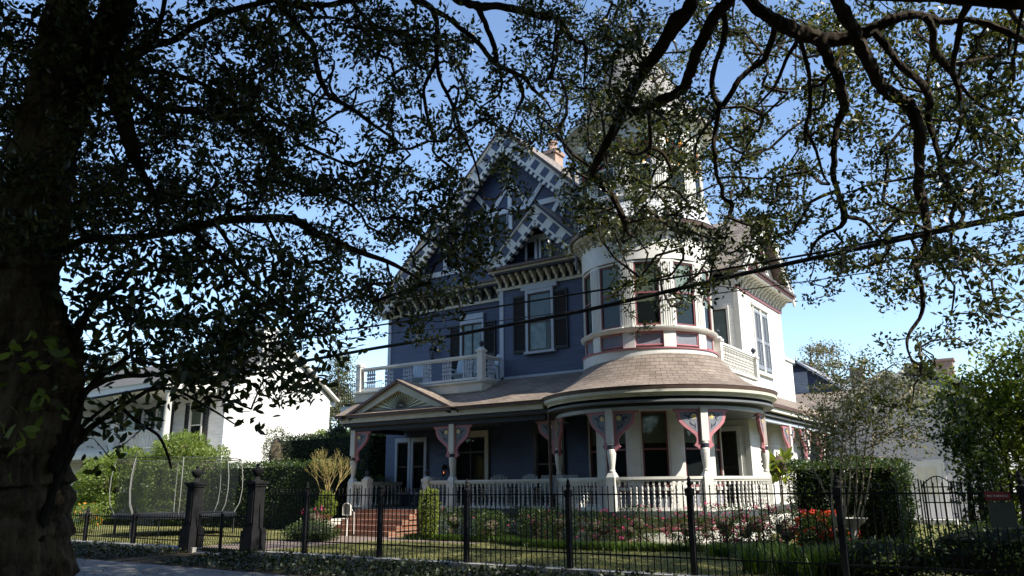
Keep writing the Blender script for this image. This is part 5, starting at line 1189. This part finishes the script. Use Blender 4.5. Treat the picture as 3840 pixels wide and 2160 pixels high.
# ---- right oak: trunk outside the frame, limbs arching over the camera
RO = V((7.5, 5.2, 0)); ro = thing('oak_tree', RO, 'big live oak whose dark limbs arch down across the upper right of the view', 'tree', 'street oaks')
mb = MB()
tp_ = [RO+V((0,0,-.1)), RO+V((0,0,.6)), RO+V((-.2,.1,2.0)), RO+V((-.5,.3,3.6)), RO+V((-.9,.6,5.0)), RO+V((-1.4,1.0,6.2))]
P, Rr = smooth_path(tp_, [1.15,.8,.62,.58,.55,.5], 4, .05); mb.tube(P, Rr, 14, jit=.12); tr_o = mb.build('trunk', mBarkTrunk, ro, True)
RL = [
 ('r', [(2376,20,70),(2100,8,58),(1900,-8,52),(1600,-20,50),(1300,-40,55),(1000,-60,60),(840,-60,62)], 9.2, 9.4, 0),
 ('r', [(840,-60,62),(920,40,72),(1000,100,75),(1100,150,88),(1200,190,88),(1300,215,82),(1420,205,78),(1530,170,74),(1640,115,64),(1760,80,54),(1860,95,45),(1950,120,40),(2060,105,35),(2180,130,38),(2290,175,42),(2400,225,45),(2700,330,40)], 9.4, 10.4, .1),
 ('r', [(600,-90,70),(570,-10,70),(550,60,82),(490,120,105),(430,210,76),(380,290,70),(310,380,65),(250,480,62),(210,570,66),(160,680,55),(110,780,50),(60,870,46),(35,930,46),(60,980,45),(120,1040,40),(170,1120,35),(205,1200,34),(215,1250,26),(260,1290,14)], 9, 11, .15),
 ('r', [(820,-80,70),(780,-10,70),(740,40,76),(680,110,70),(640,200,70),(590,300,62),(560,400,60),(520,480,58),(440,530,56),(350,570,54),(270,605,54),(215,590,48)], 9, 9.8, .1),
 ('r', [(740,50,30),(755,150,35),(735,250,30),(700,340,28),(680,440,30),(690,520,30),(720,580,30),(690,640,24),(640,700,19),(600,770,13),(590,850,8)], 9.2, 10.5, .2),
 ('r', [(720,580,30),(705,680,26),(690,780,25),(700,860,22),(705,950,22),(735,1020,22),(740,1075,20),(790,1110,26),(770,1180,14)], 10, 11, .2),
 ('r', [(1025,130,42),(1010,200,40),(965,320,35),(900,370,33),(830,430,32),(790,500,32),(740,575,32)], 9.6, 10, .1),
 ('r', [(1160,180,30),(1140,230,28),(1090,310,22),(1050,410,20),(1020,470,18),(960,540,13),(910,590,9)], 9.6, 11, .2),
 ('r', [(1150,190,26),(1190,320,25),(1210,420,24),(1215,520,24),(1210,620,24),(1190,700,26),(1190,800,13)], 9.6, 10.5, .2),
 ('r', [(1190,700,22),(1240,800,18),(1265,880,16),(1290,960,13),(1320,1000,10)], 10.3, 11, .2),
 ('r', [(1260,200,70),(1320,330,62),(1370,430,55),(1390,520,62),(1400,590,52),(1360,680,38),(1345,780,35),(1345,880,35),(1340,960,32),(1370,1060,30),(1400,1170,40),(1380,1230,24),(1300,1270,20),(1240,1320,17),(1210,1400,12)], 9.6, 11.4, .2),
 ('r', [(1400,1170,30),(1450,1185,24),(1510,1200,22),(1560,1260,15),(1610,1310,9)], 11, 11.6, .1),
 ('r', [(1450,180,70),(1480,240,74),(1530,330,72),(1580,440,75),(1650,510,78),(1740,560,80),(1790,650,76),(1810,740,70),(1800,830,56),(1810,930,56),(1800,1020,62),(1830,1110,50),(1850,1220,45),(1850,1310,40),(1787,1457,36),(1818,1556,28),(1823,1700,24),(1750,1817,18),(1742,1890,14),(1770,1960,8)], 9.4, 11.4, .2),
 ('r', [(1350,-60,70),(1380,40,78),(1430,120,76),(1470,190,70)], 9.0, 9.5, 0),
 ('r', [(1560,170,45),(1640,270,42),(1700,350,42),(1780,420,42),(1840,480,45),(1865,560,40),(1855,640,36),(1885,740,34),(1915,850,32),(1940,950,30),(1980,1030,28),(2020,1110,28),(2045,1180,26),(1990,1260,18),(1980,1330,18),(2020,1390,15),(2100,1430,12),(2200,1520,9)], 9.5, 11.3, .2),
 ('r', [(1840,85,45),(1885,170,42),(1880,260,40),(1930,330,45),(1990,400,40),(2020,480,30),(2040,580,28),(2060,660,25),(2100,740,18),(2130,830,11)], 9.8, 11, .2),
 ('r', [(1990,410,26),(2060,500,20),(2150,570,18),(2260,630,16),(2376,740,14),(2500,820,10)], 10.4, 11, .1),
 ('r', [(2090,0,45),(2040,90,40),(2020,200,35),(1995,330,32),(1990,400,30)], 9.3, 10, .1),
 ('r', [(2270,10,36),(2330,100,28),(2400,170,24)], 9.3, 10, .1),
 ('r', [(1995,350,20),(2100,330,20),(2200,310,17),(2376,290,14)], 10, 10.6, .1),
 ('r', [(340,600,24),(345,720,22),(340,800,20),(270,840,16),(200,820,10)], 9.8, 10.6, .1),
 ('r', [(340,800,20),(410,830,20),(450,900,18),(465,960,10)], 10.2, 10.6, .1),
]
def build_limbs(L, nside=8, root=None):
    pts = []
    for z, p, d0, d1, w in L:
        P, Rr = limb(z, p, d0, d1, w); Q, R2 = smooth_path(P, Rr, 4, .12); mb = MB(); mb.tube(Q, R2, nside, jit=.16); mb.build('limb', mBark, root, True)
        pts += Q
    return pts
nod = build_limbs(RL, 9, ro)
a = at_d(*ZON['r'](2376, 20), 9.2); mb = MB(); P, Rr = smooth_path([RO+V((-1.4,1.0,6.2)), (RO+V((-1.4,1.0,6.2)))*.5+a*.5+Z_*.5, a], [.42,.34,.22], 6, .05); mb.tube(P, Rr, 12, jit=.1); mb.build('limb', mBark, ro, True)
PER = 26
Cr = canopy(range(22, 28), range(0, 12), 8.8, 14.5, .086, .042, PER, 1.4) + canopy(range(14, 22), range(0, 12), 9, 19.3, .086, .042, PER, 1.5)
mb = MB(); tubes_from_edges(mb, grow(nod, [tuple(c) for c in Cr])); mb.build('twigs', mTwig, ro)
link('crown', clump_leaves(Cr, PER, .17, .086, .042, mOak, 'crown'), ro)
# crown beyond the top and the right of the frame (shades the garden)
n = 3600; Co = []
while len(Co) < n:
    p = V((random.uniform(-7, 19), random.uniform(-9, 17.3), random.uniform(5.5, 15)))
    r = p-EYE; f = r.dot(FW); u = r.dot(RT)/f*FPX if f > 0 else 9e9; v_ = r.dot(UP)/f*FPX if f > 0 else 9e9
    if f > 0 and abs(u) < 1990+FPX*1.25/f and v_ < 1110+FPX*1.25/f: continue
    if ((p.x-6)/13.5)**2+((p.y-5)/12.8)**2 > 1 or (p-EYE).length < 6.5: continue
    if p.z < 7.5 and p.y < 4: continue
    if p.y > 7.0+1.0*sin(p.x*.7): continue
    Co.append(p)
k = 0
while k < 110:
    p = V((random.uniform(1.2, 12), random.uniform(12.6, 17.3), random.uniform(7.5, 15)))
    r = p-EYE; f = r.dot(FW); u = r.dot(RT)/f*FPX; v_ = r.dot(UP)/f*FPX
    if (abs(u) < 1990+FPX*1.25/f and v_ < 1110+FPX*1.25/f) or (p.y > 15.4 and p.x > 5) or sin(p.x*1.7+p.z)*cos(p.y*1.9+p.z*.8) > .35: continue
    Co.append(p); k += 1
mb = MB(); up_ = [V((7.0-.5*k, 6+.9*k, 6.2+.75*k)) for k in range(8)] + [V((6.1+.8*k, 6.2+.8*k, 6.0+.9*k)) for k in range(6)]
tubes_from_edges(mb, grow(up_+nod[:12], [tuple(c) for c in Co], .012, 4, .12)); mb.build('upper_limbs', mTwig, ro)
link('upper_crown', clump_leaves(Co, 48, .85, .27, .13, mOak, 'upper_crown', True), ro)

# ---- left oak: trunk in view
lo_base = at_d(-60, 2400, 9.6); lo_base.z = -.1
lo = thing('oak_tree', (lo_base.x, lo_base.y, 0), 'old live oak with a thick leaning trunk at the left edge of the view', 'tree', 'street oaks')
tpts = [(-10,3900,900),(0,3250,760),(40,2700,660),(75,2300,650),(110,2080,680),(90,1800,560),(75,1500,480),(110,1250,460),(165,1050,420),(215,850,370),(275,650,340),(300,450,310),(330,250,250),(345,100,210),(375,-60,190),(420,-300,150)]
P = []; Rr = []
for i, (x, y, w) in enumerate(tpts):
    px, py = ZON['l'](x, y); d = 9.6 + max(0, (i-7))*.06; p = at_d(px, py, d)
    ct = (p-EYE).normalized().dot(FW); P.append(p); Rr.append(w/1.449/FPX*d*ct**1.9*.5)
k = next(i for i, p in enumerate(P) if p.z > -.3); P = P[max(0, k-1):]; Rr = Rr[max(0, k-1):]
Q, R2 = smooth_path(P, Rr, 12, .012); mb = MB(); mb.tube(Q, R2, 64, jit=.0)
from mathutils import noise as MN
for i, p in enumerate(mb.v):
    c = Q[min(i//64, len(Q)-1)]; r = V(p)-c; L = r.length; r.normalize(); q = V(p)
    f = MN.fractal(V((q.x*1.1, q.y*1.1, q.z*.5)), .8, 2.0, 3)*.10 + abs(MN.fractal(V((q.x*5, q.y*5, q.z*1.1)), .8, 2.0, 3))*.13 + MN.fractal(V((q.x*16, q.y*16, q.z*5)), .9, 2.0, 2)*.022
    mb.v[i] = tuple(q + r*f*(.4+.6*min(1, L/.4)))
mb.build('trunk', mBarkTrunk, lo, True); Q = Q[::2]
nodL = list(Q[-25:])
LLT = [
 ('l', [(330,700,190),(400,560,180),(470,420,170),(540,320,180),(590,210,190),(625,80,190),(650,-60,175),(690,-300,140)], 9.6, 10.2, 0),
 ('l', [(590,260,120),(640,380,115),(648,480,112),(655,590,108),(685,700,98),(725,830,76),(765,930,55),(820,1020,34),(860,1100,18)], 9.7, 9.2, .05),
 ('l', [(640,430,70),(720,500,50),(800,560,44),(900,590,44),(1050,600,44),(1180,600,44),(1290,625,40),(1400,690,34),(1500,760,28),(1560,850,18)], 9.6, 10.6, .15),
 ('l', [(300,1400,60),(450,1310,46),(650,1290,42),(850,1280,38),(1050,1230,42),(1250,1195,46),(1400,1190,50),(1520,1185,50),(1630,1210,50),(1720,1270,46),(1800,1300,40),(1900,1350,34),(2100,1420,26),(2250,1500,16),(2350,1580,9)], 9.4, 11.5, .15),
 ('l', [(1040,1240,32),(1130,1330,28),(1250,1420,26),(1340,1510,26),(1450,1600,22),(1550,1690,17),(1640,1760,10)], 10.4, 11, .1),
 ('l', [(1170,1210,24),(1230,1300,26),(1290,1400,22),(1330,1480,14)], 10.5, 10.8, .1),
 ('l', [(680,320,70),(760,260,52),(850,240,44),(950,215,40),(1080,130,36),(1250,60,32),(1480,0,32)], 9.8, 10.6, .1),
 ('l', [(840,240,34),(870,120,28),(900,-20,28)], 9.9, 10.2, 0),
 ('l', [(640,350,44),(740,370,38),(860,390,34),(1000,420,30),(1130,470,22),(1230,520,14)], 9.6, 10.4, .1),
 ('l', [(1180,600,34),(1300,700,34),(1440,760,36),(1520,900,44),(1600,970,40),(1680,1000,32),(1760,1050,26),(1884,1100,18),(1960,1160,10)], 10.2, 11.3, .1),
 ('l', [(1480,-10,32),(1580,80,34),(1640,170,34),(1700,240,34),(1715,330,32),(1740,430,32),(1790,520,30),(1860,560,26),(1940,610,24),(2030,680,20),(2150,760,14),(2230,840,8)], 10.4, 11.6, .1),
 ('l', [(1490,0,30),(1600,20,30),(1700,25,30),(1800,25,32),(1884,5,34),(1960,-5,32),(2060,-30,30)], 10.4, 10.8, .05),
 ('l', [(1580,85,22),(1640,92,22),(1720,95,20),(1830,98,16),(1900,130,10)], 10.5, 11, .05),
 ('c', [(860,-60,55),(930,-5,55),(1000,20,60),(1090,45,60),(1190,40,50),(1300,55,55),(1400,80,50),(1490,110,50),(1580,110,45),(1640,160,42),(1690,230,38),(1740,280,35),(1800,300,35),(1810,380,28),(1800,480,18),(1790,580,10)], 10.2, 11.5, .1),
 ('c', [(560,-60,55),(640,-10,52),(720,30,50),(770,80,42),(795,180,35),(790,300,35),(790,420,32),(740,520,28),(705,610,24),(720,740,24),(745,850,22),(775,960,20),(770,1030,18),(850,1110,12),(900,1160,8)], 10.2, 11.6, .1),
 ('c', [(793,430,28),(815,540,26),(860,630,25),(900,710,24),(930,800,24),(960,900,20),(1010,990,18),(1055,1110,15),(1090,1250,13),(1110,1350,8)], 10.8, 11.8, .1),
 ('c', [(775,70,34),(870,120,34),(950,190,34),(1040,260,34),(1100,320,36),(1150,390,36),(1220,450,40),(1310,490,36),(1400,540,30),(1440,600,24),(1530,680,17),(1580,770,10)], 10.4, 11.4, .1),
 ('c', [(1310,490,32),(1370,590,28),(1375,670,24),(1340,740,15),(1310,820,9)], 11, 11.6, .1),
 ('c', [(1070,40,46),(1110,130,38),(1150,230,36),(1185,320,36),(1200,410,38)], 10.4, 11, .05),
 ('c', [(1215,455,22),(1235,560,20),(1215,640,18),(1150,690,15),(1090,730,10)], 11, 11.4, .05),
 ('c', [(205,0,36),(290,100,32),(370,180,30),(400,280,28),(400,370,24),(470,400,22),(500,480,18),(520,570,16),(580,650,11)], 10.5, 11.6, .1),
]
nodL += build_limbs(LLT, 9, lo)
Cl = canopy(range(0, 14), range(0, 7), 8.6, 14.0, .092, .045, PER, 1.5) + canopy(range(5, 14), range(7, 11), 9.5, 14, .092, .045, PER, 1.2)
Cl = [c for c in Cl if (c-Q[len(Q)//2]).length > .1]
mb = MB(); tubes_from_edges(mb, grow(nodL, [tuple(c) for c in Cl])); mb.build('twigs', mTwig, lo)
link('crown', clump_leaves(Cl, PER, .18, .092, .045, mOak, 'crown'), lo)
n = 3300; Co = []
while len(Co) < n:
    p = V((random.uniform(-22, -1), random.uniform(-8, 11.5), random.uniform(6.5, 16)))
    r = p-EYE; f = r.dot(FW); u = r.dot(RT)/f*FPX if f > 0 else 9e9; v_ = r.dot(UP)/f*FPX if f > 0 else 9e9
    if f > 0 and abs(u) < 1990+FPX*1.25/f and v_ < 1110+FPX*1.25/f: continue
    if (p-EYE).length < 6.5 or (p.z < 8 and p.y < 4): continue
    Co.append(p)
mb = MB(); tubes_from_edges(mb, grow(nodL, [tuple(c) for c in Co], .012, 4, .12)); mb.build('upper_limbs', mTwig, lo)
link('upper_crown', clump_leaves(Co, 48, .85, .27, .13, mOak, 'upper_crown', True), lo)

# ---- understorey sapling with larger leaves growing beside the trunk
ub = at_d(*ZON['u'](170, 1400), 9.3); sp = thing('young_tree', (ub.x, ub.y, 0), 'many stemmed young tree with large dark leaves beside the oak trunk', 'tree')
UL = [
 ('u', [(170,1300,50),(240,1050,46),(350,850,34),(430,780,26),(520,720,22),(620,660,18),(700,610,12),(760,590,7)], 9.2, 10, .1),
 ('u', [(240,1000,40),(330,800,36),(345,700,34),(400,620,30),(470,560,24),(560,500,18),(640,440,12)], 9.2, 10, .1),
 ('u', [(230,1000,44),(280,760,44),(280,560,44),(320,430,40),(370,330,38),(430,260,32),(510,200,26),(600,100,18),(680,20,10)], 9.2, 10, .1),
 ('u', [(285,700,30),(245,480,28),(250,300,26),(245,180,20),(250,60,12)], 9.2, 9.8, .1),
 ('u', [(345,660,28),(500,592,24),(650,582,20),(800,560,14),(900,565,8)], 9.4, 10.2, .1),
 ('u', [(520,720,18),(600,790,16),(680,840,14),(720,920,12),(740,985,7)], 9.7, 10, .05),
 ('u', [(360,800,18),(430,740,16),(510,685,11)], 9.4, 9.6, .05),
 ('u', [(620,655,15),(740,640,14),(860,700,12),(960,760,8),(1020,800,5)], 9.8, 10.3, .05),
]
nodU = build_limbs(UL, 7, sp)
sav = COV; COV = ['0'*28]*7 + ['00664766600000'+'0'*14, '00666766600000'+'0'*14, '06888888730000'+'0'*14, '04567887620000'+'0'*14, '02345543000000'+'0'*14]
Cu = canopy(range(1, 10), range(7, 12), 8.6, 10.8, .13, .062, 14, 1.0, None, .24, 0, .27, 3, .15)
mb = MB(); tubes_from_edges(mb, grow(nodU, [tuple(c) for c in Cu], .005, 1.6)); mb.build('twigs', mTwig, sp)
link('crown', clump_leaves(Cu, 14, .30, .14, .06, mOak, 'crown', True), sp); COV = sav
# bright sprouts on the trunk
q = np.array([tuple(at_d(px, py, 8.3)) for px, py in ((90,1310),(110,1360),(190,1290),(230,1320),(200,1500),(60,1640),(30,1700),(170,1530),(20,1620))]); P = np.repeat(q, 7, axis=0)+RNG.normal(size=(len(q)*7, 3))*.08
link('sprouts', rand_leaves('sprouts', P, .13, .07, mLime, .35, None, True), lo)

# ---- crape myrtle and shrubs on the right
def small_tree(name, base, lobes, n, L, Wd, mat, label, stems, rs=.03, grp=None, per=12, barkm=None, spread=.2, cat='tree'):
    base = V(base); root = thing(name, tuple(base), label, cat, grp); mb = MB(); nodes = []
    for k in range(stems):
        o, r = lobes[k % len(lobes)]; top = base+V(o)+V((random.uniform(-.4,.4)*r[0], random.uniform(-.4,.4)*r[1], r[2]*.4)); b0 = base+V((random.uniform(-.2,.2), random.uniform(-.15,.15), 0))
        P = [b0, b0*.65+top*.35+V((random.uniform(-.12,.12), random.uniform(-.1,.1), 0)), b0*.3+top*.7+V((random.uniform(-.15,.15), random.uniform(-.12,.12), 0)), top]
        Q, R2 = smooth_path(P, [rs, rs*.8, rs*.55, rs*.25], 4, .1); mb.tube(Q, R2, 7, jit=.1); nodes += Q[4:]
    mb.build('trunk', barkm or mTwig, root, True)
    C = []; tot = sum(r[0]*r[1]*r[2] for _, r in lobes)
    for o, r in lobes:
        k = max(3, int(n/per*r[0]*r[1]*r[2]/tot)); p, d = ellipsoid_pts(k, np.array(base)+np.array(o), r, .1); C.append(p)
    C = np.concatenate(C); C = C[C[:, 2] > .25]
    mb = MB(); tubes_from_edges(mb, grow(nodes, [tuple(c) for c in C], .005, 3, .02)); mb.build('twigs', barkm or mTwig, root)
    link('crown', clump_leaves(C, per, spread, L, Wd, mat, 'crown'), root); return root
mPaleBark = M('pale_smooth_bark', (.42,.34,.25), .7, .2, 8); mMyrtle = leaf_mat('myrtle_leaves', [(.06,.08,.025), (.10,.12,.045), (.16,.17,.07), (.25,.25,.14)], .45, .4)
small_tree('crape_myrtle', (-3.7, 16.9, LZ), [((.2,0,2.7),(.9,.8,1.0)), ((1.1,.1,2.9),(1.0,.8,1.2)), ((-.2,0,2.4),(.55,.6,.8)), ((.6,0,3.6),(.9,.7,.7))], 7500, .075, .036, mMyrtle, 'multi stemmed crape myrtle with pale bark and thin foliage above the clipped hedge', 10, .022, None, 10, mPaleBark)
small_tree('leafy_shrub', (-.55, 16.4, LZ), [((0,0,2.2),(1.0,.9,1.3)), ((.9,.2,1.7),(.9,.8,1.4)), ((.4,0,3.2),(.9,.8,.9)), ((-.7,.1,3.0),(.6,.5,.6)), ((1.3,0,2.8),(.8,.8,1.0)), ((.6,-.2,.8),(1.1,.7,.7))], 24000, .095, .05, mLime, 'tall sunlit yellow green shrub right of the arched iron gate', 7, .04, None, 12, None, .24, 'shrub')
small_tree('leafy_shrub', (1.2, 18.5, LZ), [((0,0,2.6),(1.2,1,1.6)), ((-.5,0,3.8),(1.0,.9,1.0)), ((.8,0,3.4),(1,1,1.3)), ((0,0,1),(1.2,.8,1))], 20000, .095, .05, mMyrtle, 'olive green shrub at the far right edge behind the sunlit shrub', 5, .04, None, 12, None, .24, 'shrub')
small_tree('dark_tree', (-1.2, 15.6, LZ), [((.1,0,1.5),(.42,.4,1.1)), ((-.1,0,2.4),(.45,.4,.6))], 2600, .09, .05, mHedge, 'dark slender tree trunk with leaves just right of the arched gate', 3, .06, None, 12)
shrub('hedge_mass', (-.6, 13.9, LZ), [((0,0,.45),(1.5,.6,.5)), ((1.5,.1,.5),(1.4,.6,.55)), ((-1.9,.1,.3),(.9,.5,.35))], 9000, .07, .04, mHedge, 'dark low shrubs behind the fence at the lower right', 'shrub', None, 0, 0, .35, .8)
n = 1500; k = RNG.integers(0, 14, n); cc = np.stack([RNG.uniform(-4.6, -2.9, 14), RNG.uniform(13.5, 14.3, 14), np.full(14, LZ)], 1); cl = cc[k]+np.concatenate([RNG.normal(size=(n, 2))*.07, np.zeros((n, 1))], 1)
v, F = blades(n, cl, .75, .022, .35, .5); tag(blade_obj('border_plants', v, F, mPalm), kind='stuff')
shrub('big_leaf_plant', (-6.9, 24.4, ZF), [((0,0,1.2),(.35,.3,.35))], 60, .42, .24, mLime, 'plant with big bright green leaves on the porch beside the rightmost curved post', 'plant', None, 0, 2)

# ---- far trees
mFar = leaf_mat('far_leaves', [(.05,.06,.03), (.09,.10,.05), (.15,.15,.08)], .6, .3); mCyp = leaf_mat('cypress_leaves', [(.10,.08,.05), (.16,.13,.08), (.12,.12,.07)], .7, .3)
def far_tree(base, h, w, n, L, mat, label, name='tree', nl=9, grp='trees beyond the gardens', flat=.45):
    base = V(base); lobes = []
    for k in range(nl):
        a = random.uniform(0, 2*pi); t = random.uniform(.0, 1); r = w*(.75-.45*t)*random.random()**.5
        s = random.uniform(.22, .36)*w; lobes.append(((r*cos(a), r*sin(a), h*(.42+.5*t)), (s, s, s*flat*1.4)))
    small_tree(name, base, lobes, n, L, L*.6, mat, label, 8, h*.016, grp, 10, mTwig, L*2.6)
far_tree((-63, 60, 0), 17, 6.5, 12000, .28, mFar, 'broad olive green oak far behind, right of the white house gable', 'tree', 12)
far_tree((-58, 66, 0), 14, 6, 9000, .28, mFar, 'olive tree far behind between the white house and the blue house', 'tree', 10)
far_tree((-74, 58, 0), 18, 8, 9000, .28, mFar, 'large tree rising behind the white house roof', 'tree', 12)
far_tree((-75, 40, 0), 15, 8, 9000, .26, mFar, 'large tree beyond the white house, just right of the oak trunk', 'tree', 12)
far_tree((-46, 15.5, 0), 11, 4, 4500, .2, mFar, 'tree at the far left behind the oak trunk', 'tree', 9)
far_tree((-17.0, 74, 0), 15.8, 5, 8000, .24, mCyp, 'tall brownish cypress beyond the blue gable', 'cypress', 18, 'trees beyond the gardens', .35)
far_tree((4.5, 40, 0), 12, 4.5, 4200, .14, mGreyLeaf, 'pale greyish bare looking tree at the far right edge', 'tree', 10)
small_tree('palm_like_tree', (-30.5, 33, LZ), [((0,0,4.6),(.9,.8,1.6)), ((.3,0,2.5),(1.2,.8,1.5))], 4000, .2, .06, mFar, 'dark narrow evergreen between the white house and the blue house', 4, .08, None, 10, None, .3)

# unseen belt of trees added around the garden to block low sky light
mb = MB(); P = []
for (x0, y0, x1, y1) in ((-60,-16,30,-16), (27,-16,27,75), (-62,-16,-62,9)):
    d = V((x1-x0, y1-y0, 0)); nn = V((-d.y, d.x, 0)).normalized(); L = d.length; m = int(L*75)
    t = RNG.uniform(0, 1, m); u = RNG.uniform(-3, 3, m); z = RNG.uniform(.2, 1, m)**.8*(10+2.5*np.sin(t*L*.45)+1.5*np.sin(t*L*1.1+1))
    P.append(np.stack([x0+d.x*t+nn.x*u, y0+d.y*t+nn.y*u, z-.2], 1))
    k = int(L/3)
    for i in range(k):
        q = V((x0, y0, 0)) + d*((i+.5)/k); h = 8+2.5*sin(i*1.35); mb.lathe(q.x, q.y, [(.4,-.2),(.5,1.2),(2.2,2.4),(2.6,h*.6),(1.6,h*.9),(0,h)], 8)
tb = mb.build('light_block_trees', mCore); tag(tb, kind='stuff'); link('foliage', rand_leaves('foliage', np.concatenate(P), .7, .4, mOak, .3), tb)
